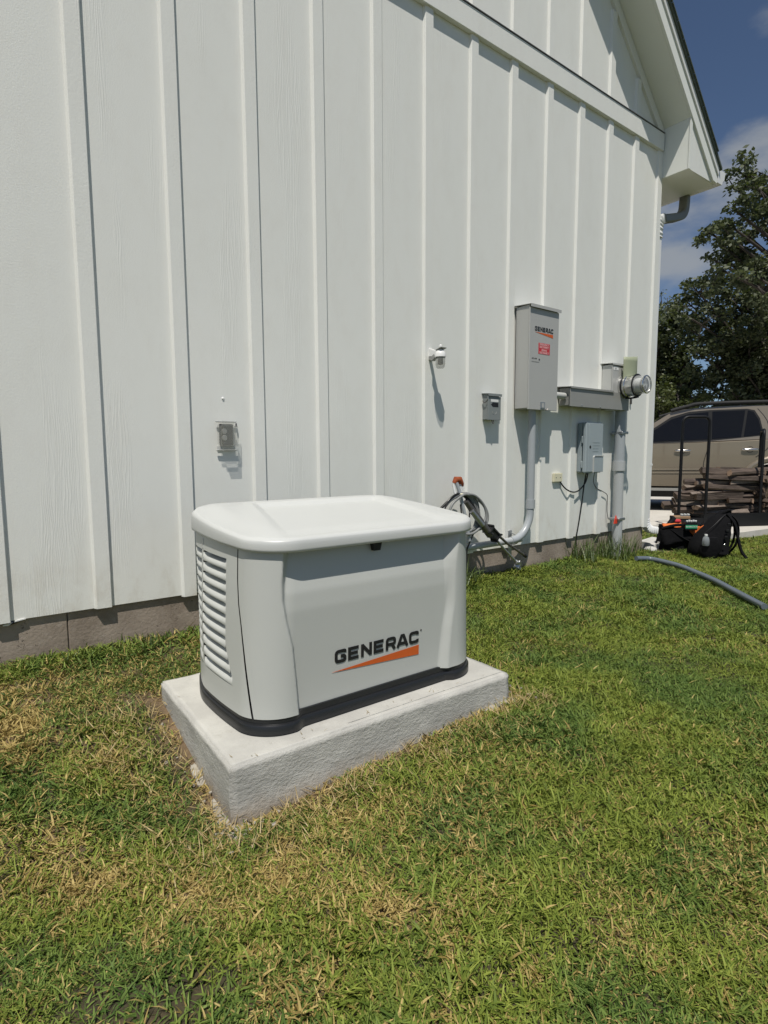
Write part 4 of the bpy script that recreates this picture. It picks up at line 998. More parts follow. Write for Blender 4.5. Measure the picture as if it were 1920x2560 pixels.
tube('roof_rail', [cl_(2.05, WD-.15, 1.60), cl_(2.3, WD-.15, 1.665), cl_(2.6, WD-.15, 1.70), cl_(4.3, WD-.15, 1.69)], .030, M_rubber, car, 8, 4, None, True)
# windscreen + mirror + lights (mostly hidden by the house)
bm = bmesh.new(); a = [cl_(1.42, .12, 1.10), cl_(1.42, WD-.12, 1.10), cl_(1.98, WD-.22, 1.535), cl_(1.98, .22, 1.535)]
mesh('windscreen', [p+Vector((-.012, 0, .012)) for p in a]+[p+Vector((-.004, 0, .004)) for p in a], [(0, 1, 2, 3), (7, 6, 5, 4), (0, 4, 5, 1), (1, 5, 6, 2), (2, 6, 7, 3), (3, 7, 4, 0)], M_carglass, car, False, True)
bm = bmesh.new(); add_box(bm, 1.52, 1.64, *sorted((sgn*-.20, sgn*-.02)), 1.10, 1.24, .03, 2); sharp(bm_obj('wing_mirror', bm, M_car, car, True, True), 40)
for side in (.06, WD-.34):
    bm = bmesh.new(); add_box(bm, -.005, .16, *sorted((sgn*side, sgn*(side+.28))), .70, .84, .02, 2); bm_obj('headlight', bm, M_glass, car, False, True)

# firewood rack -------------------------------------------
rk_ = empty('firewood_rack', (7.9, .35, SZ), 'black steel tube firewood rack with tall hoop ends on the slab', 'firewood rack')
def hoop(a, b, zt, r=.0185, rad=.07):
    a = Vector(a); b = Vector(b); u = (b-a).normalized()
    pts = [a+Vector((0, 0, SZ+.08)), a+Vector((0, 0, zt-rad))]
    for k in range(1, 5): t = k/4*math.pi/2; pts.append(a+u*rad*(1-math.cos(t))+Vector((0, 0, zt-rad+rad*math.sin(t))))
    for k in range(0, 5): t = k/4*math.pi/2; pts.append(b-u*rad*(1-math.sin(t))+Vector((0, 0, zt-rad+rad*math.cos(t))))
    pts += [b+Vector((0, 0, SZ+.08))]
    return tube('hoop_frame', pts, r, M_blkpaint, rk_, 10)
hoop((7.11, .50, 0), (7.37, .30, 0), 1.565)
hoop((8.06, -.05, 0), (8.50, .14, 0), 1.41)
ax_ = Vector((.87, -.49, 0)).normalized(); 
def beam(p, q, h=.10, w=.05, z=SZ+.005):
    p = Vector((*p, 0)); q = Vector((*q, 0)); u = (q-p).normalized(); n = Vector((-u.y, u.x, 0))*w/2
    vs = [p-n, q-n, q+n, p+n]; V = [v+Vector((0, 0, z)) for v in vs]+[v+Vector((0, 0, z+h)) for v in vs]
    return mesh('base_rail', V, [(0, 3, 2, 1), (4, 5, 6, 7), (0, 1, 5, 4), (1, 2, 6, 5), (2, 3, 7, 6), (3, 0, 4, 7)], M_blkpaint, rk_)
beam((7.35, .32), (8.75, -.40), .16); beam((7.60, .78), (9.0, .06), .16); beam((7.10, .51), (7.40, .28), .06, .04, SZ+.06)
beam((7.50, .22), (7.72, .70), .05, .04, SZ+.10); beam((8.3, -.20), (8.52, .28), .05, .04, SZ+.10)
# logs: each a split wedge, stacked loosely
def log_mesh(L_, r, seed):
    rr = random.Random(seed); n = rr.choice([4, 4, 5, 6]); m_ = 5; bm = bmesh.new(); rings = []
    base = [(r*(1 if (j not in (0, 1)) else .7)*rr.uniform(.8, 1.15), 2*math.pi*j/n+rr.uniform(-.25, .25)) for j in range(n)]
    bend = rr.uniform(-.02, .02); c0 = rr.uniform(-.02, .02); c1 = rr.uniform(-.02, .02)
    for i in range(m_):
        t = i/(m_-1); sc_ = rr.uniform(.93, 1.07)
        rings.append([bm.verts.new(((t-.5)*L_+(c0*math.cos(a) if i == 0 else c1*math.sin(a) if i == m_-1 else 0), q*math.cos(a)*sc_+bend*math.sin(t*3.1)+rr.uniform(-.004, .004), q*math.sin(a)*.75*sc_+rr.uniform(-.004, .004))) for q, a in base])
    for a, b in zip(rings, rings[1:]):
        for j in range(n):
            f = bm.faces.new((a[j], a[(j+1) % n], b[(j+1) % n], b[j])); f.material_index = 2 if (j in (0, 1) and n < 6) else 0
    e0 = bm.faces.new(rings[0][::-1]); e1 = bm.faces.new(rings[-1]); e0.material_index = e1.material_index = 1
    bmesh.ops.recalc_face_normals(bm, faces=bm.faces)
    me = bpy.data.meshes.new('firewood_log'); bm.to_mesh(me); bm.free(); me.materials.append(M_wood); me.materials.append(M_woodend); me.materials.append(M_split); return me
M_split = mat('grey_split_face', (.20, .16, .13), .9, var=.5, scale=35, bump=.6, bscale=60, bdist=.006)
LM = [log_mesh(random.uniform(.36, .52), random.uniform(.040, .070), i) for i in range(18)]
LML = [log_mesh(random.uniform(.60, .85), random.uniform(.042, .070), 50+i) for i in range(12)]
rr = random.Random(5)
o0 = Vector((7.10, .60, 0)); lx = Vector((.88, -.475, 0)).normalized(); ly = Vector((.475, .88, 0)).normalized()
def place_log(p, rz, tilt=.09, ms=None):
    o = bpy.data.objects.new('firewood_log', rr.choice(ms or LM)); COL.objects.link(o); o.location = p
    o.rotation_euler = (rr.uniform(0, 6.3), rr.uniform(-tilt, tilt), rz); return o
az_l = math.atan2(lx.y, lx.x); az_c = math.atan2(ly.y, ly.x); nlog = 0
for row in range(9):
    z_ = SZ+.19+row*.062
    ends = []
    for c in range(4):      # laid lengthwise towards the left hoop
        if row >= 7 and c < 1: continue
        p = o0+lx*(.46+.02*row+.20*c+rr.uniform(-.10, .10))+ly*((.02 if c % 2 else .10)+rr.uniform(-.03, .03))+Vector((0, 0, z_+rr.uniform(-.012, .012)))
        o = place_log(p, az_l+rr.uniform(-.16, .16), .06, LML); ends.append(o)
        tag(o, 'split log lying lengthwise in the left half of the firewood pile', 'log', 'logs laid lengthwise in the left half of the pile')
    for c in range(9):      # cross stacked, cut ends towards the camera
        p = o0+lx*(1.15+.125*c+.05*(row % 2)+rr.uniform(-.03, .03))+ly*(.12+rr.uniform(-.07, .05))+Vector((0, 0, z_+.01*math.sin(c*1.7)+rr.uniform(-.015, .015)))
        o = place_log(p, az_c+rr.uniform(-.45, .45) if rr.random() > .25 else az_l+rr.uniform(-.4, .4))
        tag(o, 'split log in the cross-stacked right half of the firewood pile, cut end forward', 'log', 'cross-stacked logs in the right half of the pile')

# ------------------------------------------------------------------ grey pipe in the grass
px = [(4.733, -0.289), (4.88, -0.329), (4.878, -0.477), (4.832, -0.63), (4.712, -0.809), (4.575, -1.008), (4.425, -1.183), (4.271, -1.348), (4.1, -1.517)]
tag(tube('loose_pipe', [(x_, y_, gz(x_, y_)+.036) for x_, y_ in px], .021, M_pipe, None, 14, 5), 'loose dark grey plastic pipe lying curved in the grass', 'pipe')

# ------------------------------------------------------------------ bags
def loft(name, secs, mt, parent, n=20, wob=.012, seed=0, pw=2.6, local=False):
    """secs: (centre, u half axis vector, v half axis vector)"""
    bm = bmesh.new(); rings = []
    for i, (c, u, v) in enumerate(secs):
        c, u, v = Vector(c), Vector(u), Vector(v); r = []
        for j in range(n):
            a = 2*math.pi*j/n; ca, sa = math.cos(a), math.sin(a)
            k = (abs(ca)**pw+abs(sa)**pw)**(-1/pw)
            p = c+u*ca*k+v*sa*k; d = (p-c).normalized() if (p-c).length > 1e-6 else Vector((0, 0, 0))
            r.append(bm.verts.new(p+d*wob*noise.noise(p*14+Vector((seed, 0, 0)))*1.6))
        rings.append(r)
    for a, b in zip(rings, rings[1:]):
        for j in range(n): bm.faces.new((a[j], a[(j+1) % n], b[(j+1) % n], b[j]))
    bm.faces.new(rings[0][::-1]); bm.faces.new(rings[-1]); bmesh.ops.recalc_face_normals(bm, faces=bm.faces)
    return sharp(bm_obj(name, bm, mt, parent, True, local), 60)
def frame_at(loc, rz): return Matrix.Translation(loc) @ Matrix.Rotation(rz, 4, 'Z')
# backpack: local x = screen right (image plane), y = away from camera, z up
RZB = -.640
bp_ = empty('backpack', (5.78, -.42, .10), 'black backpack with a clear water bottle in its side pocket on the grass', 'backpack', None, RZB)
S = []
for z, x_, hw, hd in ((.0, .02, .10, .11), (.03, .0, .145, .135), (.09, .0, .160, .14), (.16, .015, .155, .135), (.24, .045, .135, .125), (.32, .085, .110, .11), (.39, .120, .085, .09), (.445, .150, .055, .06), (.465, .165, .03, .04)):
    S.append(((x_, 0, z), (hw, 0, hw*.10), (0, hd, 0)))
loft('main_body', S, M_cloth, bp_, 28, .014, 2, 3, True)
S = [((x_, -.125-.02*(1-((z-.13)/.12)**2), z), (hw, 0, 0), (0, .045, 0)) for z, x_, hw in ((.02, -.05, .06), (.05, -.06, .085), (.12, -.055, .09), (.19, -.045, .08), (.225, -.04, .06))]
loft('side_pocket', S, M_cloth, bp_, 16, .010, 6, 2.6, True)
S = [((.09+.05*i/4, -.10+.01*i, .06+.065*i), (.055-.004*i, 0, 0), (0, .05, 0)) for i in range(5)]
loft('front_pocket', S, M_cloth, bp_, 16, .010, 9, 2.6, True)
for a_, b_ in ((.155, .0), (.205, .02)):
    tube('shoulder_strap', [(a_, b_-.03, .43), (a_+.06, b_-.05, .36), (a_+.075, b_-.06, .24), (a_+.045, b_-.06, .12), (a_-.02, b_-.04, .035)], .030, M_cloth, bp_, 8, 5, .008, True)
tube('shoulder_strap', [(.15, -.06, .44), (.205, -.10, .34), (.23, -.12, .20), (.255, -.14, .09), (.295, -.16, .025)], [.030]*21 if False else .032, M_cloth, bp_, 8, 5, .014, True)
tube('grab_handle', [(.10, -.02, .40), (.13, -.05, .455), (.17, -.05, .475), (.20, -.02, .45)], .014, M_cloth, bp_, 8, 5, None, True)
tube('zip', [(-.10, -.11, .25), (-.02, -.125, .33), (.06, -.11, .40), (.12, -.08, .44)],   .003, M_blkpaint, bp_, 6, 4, None, True)
for i in range(3): box('buckle', .075+.012*i, .105+.012*i, -.165, -.15, .215+.06*i, .24+.06*i, M_blkpaint, bp_, .004, local=True)
lathe('carabiner', [(.006, 0), (.010, .004), (.006, .008)], (.075, -.165, .155), (0, -1, 0), M_ring, bp_, 12, 40, True)
bt = empty('water_bottle', (5.655, -.425, .205), 'clear plastic water bottle in the side pocket of the black backpack', 'bottle', None, RZB)
lathe('bottle_body', [(0, 0), (.028, .002), (.032, .01), (.032, .05), (.026, .078), (.013, .092), (.012, .096)], (-.015, -.10, .045), (0, 0, 1), M_bottle, bt, 20, 40, True)
lathe('cap', [(.014, 0), (.014, .014), (0, .015)], (-.015, -.10, .141), (0, 0, 1), M_white, bt, 14, 40, True)
# open tool bag behind it
tb = empty('tool_bag', (5.99, -.065, .10), 'open black tool bag with an orange lining between backpack and splash block', 'bag', None, RZB); tb.scale = (1.2, 1.2, 1.25)
S = [((.02*i-.03, 0, .0+.045*i), (.175+.012*i, 0, -.012*i), (0, .12, 0)) for i in range(5)]
loft('bag_shell', S, M_cloth, tb, 24, .012, 12, 3.2, True)
def sheet(name, pts, mt, parent, th=.006):  # soft panel from a 4-corner patch with folds
    A, B, C_, D = [Vector(p) for p in pts]; n = 8; vs = []
    for i in range(n+1):
        for j in range(n+1):
            u, v = i/n, j/n; p = A.lerp(B, u).lerp(D.lerp(C_, u), v)
            p = p+Vector((0, 0, .014*noise.noise(p*25)+.01*math.sin(u*math.pi)*math.sin(v*math.pi))); vs.append(p)
    fs = [(i*(n+1)+j, (i+1)*(n+1)+j, (i+1)*(n+1)+j+1, i*(n+1)+j+1) for i in range(n) for j in range(n)]
    o = mesh(name, vs, fs, mt, parent, True, True); md = o.modifiers.new('t', 'SOLIDIFY'); md.thickness = th; return o
sheet('orange_flap', [(-.02, -.13, .205), (.14, -.13, .235), (.20, -.10, .12), (.08, -.14, .11)], M_orfab, tb)
sheet('orange_flap', [(-.19, -.05, .225), (-.03, -.06, .235), (-.04, -.11, .205), (-.19, -.10, .195)], M_orfab, tb)
sheet('bag_flap', [(-.24, -.10, .20), (-.02, -.125, .225), (.03, -.135, .12), (-.20, -.13, .06)], M_cloth, tb, .012)
tube('bag_rim', [(-.22, -.11, .205), (-.10, -.13, .235), (.05, -.125, .225), (.18, -.11, .245)], .012, M_cloth, tb, 8, 5, None, True)
tube('carry_strap', [(-.15, -.12, .20), (-.05, -.145, .13), (.08, -.15, .07), (.12, -.15, .02)],   .010, M_blkpaint, tb, 6, 5, .004, True)
# battery carton, small battery pack, red cap, white card
def bx_local(name, x0, x1, y0, y1, z0, z1, mt, parent, bev=.004, rz=0):
    return box(name, x0, x1, y0, y1, z0, z1, mt, parent, bev, rot=Matrix.Rotation(rz, 3, 'Z'), local=True)
bc = empty('battery_carton', (6.30, .06, .26), 'open cardboard carton with green battery packs behind the tool bag', 'carton', None, RZB)
bx_local('carton', -.10, .07, -.02, .10, .0, .175, M_card, bc); bx_local('carton_window', -.075, .06, -.024, -.0205, .10, .15, M_blkpaint, bc, 0)
bx_local('battery_label', -.065, .055, -.028, -.0245, .102, .125, mat('dull_green_label', (.08, .13, .05), .5), bc, 0)
for i in range(3): lathe('battery', [(0, 0), (.016, 0), (.016, .03), (0, .032)], (-.02+.035*i, .0, .170), (0, -.3, 1), M_meterbox, bc, 12, 40, True)
b2 = empty('battery_pack', (5.87, -.16, .365), 'battery pack with a green INTERSTATE label lying in the tool bag', 'battery', None, RZB)
bx_local('pack', -.02, .10, -.06, .03, -.02, .07, M_blk, b2)
lb = bx_local('label', -.022, .098, -.0635, -.0605, .0, .034, M_green, b2, 0)
cu = bpy.data.curves.new('t', 'FONT'); cu.body = 'INTERSTATE'; cu.size = .021; cu.extrude = .0006; cu.align_x = 'CENTER'
o = bpy.data.objects.new('t', cu); COL.objects.link(o); me = bpy.data.meshes.new_from_object(o.evaluated_get(bpy.context.evaluated_depsgraph_get())); bpy.data.objects.remove(o)
me.transform(Matrix.Translation((.038, -.0642, .010)) @ Matrix.Rotation(R(90), 4, 'X')); link('label_lettering', me, M_white, b2, True)
for i in range(5): lathe('battery_tip', [(0, 0), (.010, 0), (.010, .018), (0, .02)], (-.005+.022*i, -.05, .062+.004*(i % 2)), (0, -.2, 1), M_white, b2, 10, 40, True)
b3 = empty('drill_battery', (6.02, .03, .33), 'dark tool with a red cap poking out of the tool bag', 'tool', None, RZB)
loft('tool_body', [((-.05, 0, .03), (.03, 0, 0), (0, .03, 0)), ((-.02, 0, .06), (.04, 0, 0), (0, .03, 0)), ((.0, 0, .10), (.03, 0, 0), (0, .025, 0)), ((-.02, 0, .13), (.018, 0, 0), (0, .018, 0))], M_blkpaint, b3, 12, .004, 0, 2.5, True)
bx_local('red_cap', .0, .075, -.03, .03, .055, .095, M_red, b3, .012)
tag(box('white_card', 6.24, 6.31, -.30, -.294, .38, .46, M_white, None, rot=Matrix.Rotation(R(-35), 3, 'Z') @ Matrix.Rotation(R(30), 3, 'X')), 'small white card standing behind the backpack', 'card')

# ------------------------------------------------------------------ vegetation
def leaf_mat(name, a, b, trans=.25, rough=.5):
    m = bpy.data.materials.new(name); m.use_nodes = True; nt = m.node_tree; bs = nt.nodes['Principled BSDF']; out = nt.nodes['Material Output']
    at = N(nt, 'ShaderNodeAttribute'); at.attribute_name = 'rnd'
    c = mix_(nt, at.outputs['Fac'], a, b)
    nt.links.new(c, bs.inputs['Base Color']); bs.inputs['Roughness'].default_value = rough
    tr_ = N(nt, 'ShaderNodeBsdfTranslucent'); nt.links.new(mix_(nt, .5, c, (.25, .35, .03)), tr_.inputs['Color'])
    ms_ = N(nt, 'ShaderNodeMixShader'); ms_.inputs[0].default_value = trans
    nt.links.new(bs.outputs[0], ms_.inputs[1]); nt.links.new(tr_.outputs[0], ms_.inputs[2]); nt.links.new(ms_.outputs[0], out.inputs[0]); return m
M_leaf = leaf_mat('broad_leaf', (.050, .064, .030), (.115, .132, .066), .16, .62)
M_leaf2 = leaf_mat('dark_leaf', (.026, .038, .015), (.066, .080, .030), .14)
M_leaf3 = leaf_mat('juniper_needles', (.040, .055, .015), (.095, .11, .030), .15)
M_bark = mat('bark', (.055, .045, .038), .9, var=.4, scale=15, bump=.7, bscale=30, bdist=.02)
def leaves_mesh(name, pts, size, mt, parent, aspect=.6, droop=.3, seed=0):
    r_ = np.random.default_rng(seed); n = len(pts); pts = np.asarray(pts)
    d = r_.normal(size=(n, 3)); d[:, 2] = d[:, 2]*.5-droop; d /= np.linalg.norm(d, axis=1)[:, None]
    u = np.cross(d, r_.normal(size=(n, 3))); u /= np.linalg.norm(u, axis=1)[:, None]; w = np.cross(d, u)
    s = (size*r_.uniform(.6, 1.3, n))[:, None]
    a = pts; b = pts+d*s*.5+u*s*aspect*.5+w*s*.08; c = pts+d*s; e = pts+d*s*.5-u*s*aspect*.5+w*s*.08
    V = np.stack([a, b, c, e], 1).reshape(-1, 3); me = bpy.data.meshes.new(name)
    me.vertices.add(4*n); me.vertices.foreach_set('co', V.ravel())
    me.loops.add(4*n); me.loops.foreach_set('vertex_index', np.arange(4*n, dtype=np.int32))
    me.polygons.add(n); me.polygons.foreach_set('loop_start', np.arange(0, 4*n, 4, dtype=np.int32)); me.polygons.foreach_set('loop_total', np.full(n, 4, np.int32))
    me.update(); at = me.attributes.new('rnd', 'FLOAT', 'POINT'); at.data.foreach_set('value', np.repeat(r_.uniform(0, 1, n), 4).astype(np.float32))
    o = link(name, me, mt, parent); o['kind'] = 'stuff'; return o
def tree(name, base, limbs, label, cat, leafn, lsize, mt, trunk_r=.2, clump=.55, seed=0, sub=5, lt=None, group=None, top=None):
    """limbs: world end points of main limbs"""
    r_ = random.Random(seed); base = Vector(base); e = empty(name, base, label, cat, group)
    limbs = [Vector(l) for l in limbs]; zt = max(l.z for l in limbs)
    cen = sum(limbs, Vector())/len(limbs)
    tp = Vector(top) if top else Vector((base.x*.5+cen.x*.5, base.y*.5+cen.y*.5, base.z+(zt-base.z)*.8))
    bm = bmesh.new(); P = [base+Vector((0, 0, -.2))]+[base.lerp(tp, t)+Vector((r_.uniform(-.1, .1), r_.uniform(-.1, .1), 0)) for t in (.2, .4, .6, .8)]+[tp]
    add_tube(bm, P, [trunk_r*k for k in (1.2, 1, .85, .7, .5, .2)], 9)
    pts = []
    for l in limbs:
        t = np.clip((l.z-base.z)/(zt-base.z)*.62, .12, .85); st = base.lerp(tp, t)
        mid = st.lerp(l, .5)+Vector((r_.uniform(-.3, .3), r_.uniform(-.3, .3), r_.uniform(0, .4)))
        path = smooth_path([st, mid, l], 4); add_tube(bm, path, [trunk_r*.32*(1-i/len(path))+.012 for i in range(len(path))], 6)
        for k in range(sub):
            q = path[r_.randrange(len(path)//3, len(path))]; d = Vector((r_.gauss(0, 1), r_.gauss(0, 1), r_.gauss(.1, .8))).normalized()*clump*r_.uniform(.6, 1.7)
            add_tube(bm, [q, q+d*.5+Vector((0, 0, .05)), q+d], [.02, .012, .005], 4)
            pts.append((q+d, clump*r_.uniform(.35, .75)))
        pts.append((l, clump*.6))
    bmesh.ops.recalc_face_normals(bm, faces=bm.faces); bm_obj('trunk', bm, M_bark, e, True)
    nr = np.random.default_rng(seed+1); per = max(8, leafn//len(pts)); L_ = []
    for c, rad in pts:
        d = nr.normal(size=(per, 3)); d /= np.linalg.norm(d, axis=1)[:, None]; L_.append(np.array(c)+d*(rad*nr.uniform(.15, 1, per)**.6)[:, None]*np.array([1, 1, .75]))
    leaves_mesh('crown', np.concatenate(L_), lsize, mt, e, seed=seed+2)
    return e
BASEZ = .08
tree('oak_tree', (20.4, 1.2, BASEZ), [(17.13, 4.21, 8.67), (17.05, 4.21, 8.19), (15.24, 3.23, 7.63), (15.06, 3.41, 6.93), (17.16, 3.81, 7.69), (17.14, 3.61, 7.9), (17.05, 3.46, 8.22), (15.4, 3.62, 6.71), (15.82, 4.08, 6.85), (15.65, 4.2, 6.75), (15.84, 4.02, 6.49), (15.13, 3.39, 6.2), (16.13, 3.44, 6.53), (16.3, 3.2, 6.69), (15.85, 4.22, 6.16), (16.74, 4.34, 6.42), (16.98, 4.04, 6.38), (16.4, 3.43, 6.1), (16.46, 3.13, 6.03), (15.06, 3.61, 5.58), (14.99, 3.12, 5.33), (15.3, 2.89, 5.28), (16.53, 3.22, 7.22), (16.58, 2.88, 7.77), (16.76, 2.89, 6.98), (17.89, 3.23, 6.34), (17.61, 2.81, 8.31), (17.68, 2.58, 6.9), (17.11, 2.1, 5.69), (16.95, 1.75, 7.01), (17.69, 2.27, 8.5), (17.59, 1.55, 6.19)],
     'tall broad-leaved tree reaching in from the right above the suv', 'tree', 15000, .125, M_leaf, .26, .34, 3, 7, top=(19.4, 2.0, 7.4))
tree('understory_tree', (20.6, 4.0, BASEZ), [(17.97, 5.65, 6.18), (19.0, 6.38, 6.08), (18.87, 5.52, 6.45), (16.73, 5.45, 5.23), (19.15, 5.88, 5.97), (19.47, 5.4, 6.1), (18.67, 5.79, 5.45), (19.62, 5.62, 5.74), (19.71, 5.09, 6.01), (20.13, 4.92, 6.16), (19.2, 4.18, 5.73), (19.07, 6.21, 5.15), (20.18, 5.3, 5.51), (18.47, 4.12, 4.93), (20.46, 4.43, 5.26), (18.81, 5.46, 4.62), (18.64, 4.8, 4.38), (19.35, 4.53, 4.42), (19.71, 4.12, 4.28), (21.34, 4.29, 5.35), (17.96, 5.41, 4.17), (19.39, 5.31, 3.93), (18.63, 4.32, 3.5), (20.59, 4.5, 3.56), (19.16, 5.66, 3.33), (18.64, 4.62, 2.95), (20.31, 3.88, 3.95), (21.71, 3.95, 4.84)],
     'lower broad-leaved tree between the tall tree and the dark pine', 'tree', 18000, .135, M_leaf, .14, .52, 8, 9)
tree('pine_tree', (20.8, 7.5, BASEZ), [(20.96, 7.91, 5.98), (20.83, 7.47, 5.67), (20.0, 7.54, 5.3), (20.71, 7.25, 5.2), (20.85, 7.74, 4.94), (20.48, 6.98, 4.65), (20.99, 8.09, 4.58), (20.42, 7.2, 4.13), (21.91, 7.34, 4.13), (20.15, 7.46, 3.58), (21.51, 7.55, 3.39), (20.59, 7.81, 2.93), (21.1, 7.05, 2.89), (20.2, 8.0, 5.2), (20.21, 8.1, 4.08)],
     'dark evergreen tree just right of the house corner in the distance', 'tree', 20000, .13, M_leaf2, .2, .5, 12, 9)
tree('bare_tree', (26.9, 11.1, BASEZ), [(27.35, 11.52, 8.73), (27.58, 11.32, 8.54), (27.92, 11.07, 8.54), (27.35, 11.43, 8.06), (27.41, 11.35, 7.68)],
     'thin sparse tree far off showing past the house corner', 'tree', 260, .14, M_leaf, .1, .3, 19, 6)
tree('juniper_bush', (16.05, 5.13, BASEZ), [(16.12, 5.39, 3.0), (16.38, 5.18, 2.9), (16.45, 5.08, 2.63), (15.49, 5.15, 2.48), (15.74, 4.94, 2.26), (16.61, 4.92, 2.29), (15.86, 5.44, 1.96), (16.2, 5.0, 1.4), (15.6, 5.3, 1.2)],
     'yellow-green bushy evergreen next to the house corner behind the suv', 'bush', 9000, .10, M_leaf3, .08, .42, 15, 8)
k = 0
for bx_, by_, h_, lab in ((27, 12.5, 9.5, 'tall thin tree far off behind the evergreen'), (26, 6, 8, 'dark tree in the wood behind the tall broad-leaved tree'), (28, 1, 10, 'dark tree at the right edge of the wood'), (25, 14.5, 7, 'dark tree beyond the house hidden behind the corner'), (30, 18, 9, 'far dark tree at the back of the wood'), (24, -3, 9, 'dark tree right of the driveway out towards the road')):
    k += 1; r_ = random.Random(40+k)
    lm = [(bx_+r_.gauss(0, 1.3), by_+r_.gauss(0, 1.3), h_*r_.uniform(.35, 1)) for _ in range(16)]
    tree('woodland_tree', (bx_, by_, BASEZ), lm, lab, 'tree', 5500 if k != 1 else 900, .26, M_leaf2, .22, 1.1, 60+k, 6, group=None)
nr = np.random.default_rng(3); n_ = 26000
ux = nr.uniform(17.5, 34, n_); uy = nr.uniform(-3, 24, n_); hz = (1.7+1.0*np.sin(ux*.9)*np.sin(uy*.7+1)+.5*np.sin(ux*2.1+uy))*nr.uniform(0, 1, n_)**.7
keep = (ux > 17.5+.35*np.maximum(0, 4-uy)) 
leaves_mesh('woodland_undergrowth', np.stack([ux, uy, hz+BASEZ], 1)[keep], .34, M_leaf2, None, seed=5)

# ------------------------------------------------------------------ lawn
def grass_mat():
    m = bpy.data.materials.new('grass_blade'); m.use_nodes = True; nt = m.node_tree; bs = nt.nodes['Principled BSDF']; out = nt.nodes['Material Output']
    at = N(nt, 'ShaderNodeAttribute'); at.attribute_name = 'rnd'; at2 = N(nt, 'ShaderNodeAttribute'); at2.attribute_name = 'rnd2'
    p = N(nt, 'ShaderNodeNewGeometry').outputs['Position']
    s, ring = straw_prob(nt, p)
    isdry = ramp_(nt, math_(nt, 'SUBTRACT', s, at.outputs['Fac']), -.03, .03)
    hue = noise_(nt, p, 2.2, 4, .6)
    g1 = mix_(nt, at2.outputs['Fac'], (.090, .135, .018), (.285, .330, .062))
    g2 = mix_(nt, at2.outputs['Fac'], (.050, .100, .020), (.175, .245, .055))
    green = mix_(nt, ramp_(nt, hue, .42, .62), g1, g2)
    dry = mix_(nt, at2.outputs['Fac'], (.24, .175, .05), (.58, .45, .18))
    c = mix_(nt, isdry, green, dry)
    nt.links.new(c, bs.inputs['Base Color']); bs.inputs['Roughness'].default_value = .55; bs.inputs['Specular IOR Level'].default_value = .15
    tr_ = N(nt, 'ShaderNodeBsdfTranslucent'); nt.links.new(c, tr_.inputs['Color'])
    ms_ = N(nt, 'ShaderNodeMixShader'); ms_.inputs[0].default_value = .12
    nt.links.new(bs.outputs[0], ms_.inputs[1]); nt.links.new(tr_.outputs[0], ms_.inputs[2]); nt.links.new(ms_.outputs[0], out.inputs[0]); return m
M_grass = grass_mat()
def blades(n, rad, lmin, lmax, wmin, wmax, tilt_lo, tilt_hi, seed, curl=.9):
    r_ = np.random.default_rng(seed); rr_ = rad*np.sqrt(r_.uniform(0, 1, n)); th = r_.uniform(0, 2*np.pi, n)
    base = np.stack([rr_*np.cos(th), rr_*np.sin(th), np.full(n, -.006)], 1)
    az = r_.uniform(0, 2*np.pi, n); L_ = r_.uniform(lmin, lmax, n); W = r_.uniform(wmin, wmax, n)
    tl = r_.uniform(tilt_lo, tilt_hi, n)
    dh = np.stack([np.cos(az), np.sin(az), np.zeros(n)], 1); sd = np.stack([-np.sin(az), np.cos(az), np.zeros(n)], 1)
    tw = r_.uniform(-.8, .8, n)[:, None]; rows = []; p = base.copy(); a = tl*.6; K = 4
    for k in range(K):
        t = k/(K-1); w = W*(1, .95, .7, .06)[k]
        side = sd*np.cos(tw*t*2)+np.array([0, 0, 1])*np.sin(tw*t*2)
        rows.append((p-side*w[:, None]/2, p+side*w[:, None]/2))
        p = p+(dh*np.sin(a)[:, None]+np.array([0, 0, 1])*np.cos(a)[:, None])*(L_/(K-1))[:, None]
        a = a+curl*tl/(K-1)*r_.uniform(.3, 1.3, n)
    V = np.stack([q for r2 in rows for q in r2], 1)      # n, 2K, 3
    V[:, :, 2] = np.maximum(V[:, :, 2], -.004)
    V = V.reshape(-1, 3); o = (np.arange(n)*2*K)[:, None]
    fs = []
    for k in range(K-1): fs.append(o+np.array([[2*k, 2*k+1, 2*k+3, 2*k+2]]))
    Fa = np.concatenate(fs); m_ = len(Fa)
    me = bpy.data.meshes.new('grass_blades'); me.vertices.add(len(V)); me.vertices.foreach_set('co', V.ravel())
    me.loops.add(4*m_); me.loops.foreach_set('vertex_index', Fa.ravel().astype(np.int32))
    me.polygons.add(m_); me.polygons.foreach_set('loop_start', np.arange(0, 4*m_, 4, dtype=np.int32)); me.polygons.foreach_set('loop_total', np.full(m_, 4, np.int32)); me.update()
    for nm in ('rnd', 'rnd2'):
        at = me.attributes.new(nm, 'FLOAT', 'POINT'); at.data.foreach_set('value', np.repeat(r_.uniform(0, 1, n), 2*K).astype(np.float32))
    me.shade_smooth(); me.materials.append(M_grass); return me
src = bpy.data.collections.new('grass_sources')
for i in range(12):
    if i < 6: me = blades(48, .055, .015, .038, .0026, .0048, .75, 1.7, 100+i)          # mown turf
    elif i < 9: me = blades(46, .055, .014, .031, .0022, .0042, .9, 1.75, 100+i)       # flattened
    elif i < 11: me = blades(28, .05, .022, .050, .0034, .0056, .75, 1.65, 100+i)        # coarser, longer
    else: me = blades(10, .07, .05, .085, .0018, .0032, 1.3, 1.7, 100+i)               # clippings and runners
    o = bpy.data.objects.new('turf_%02d' % i, me); src.objects.link(o)
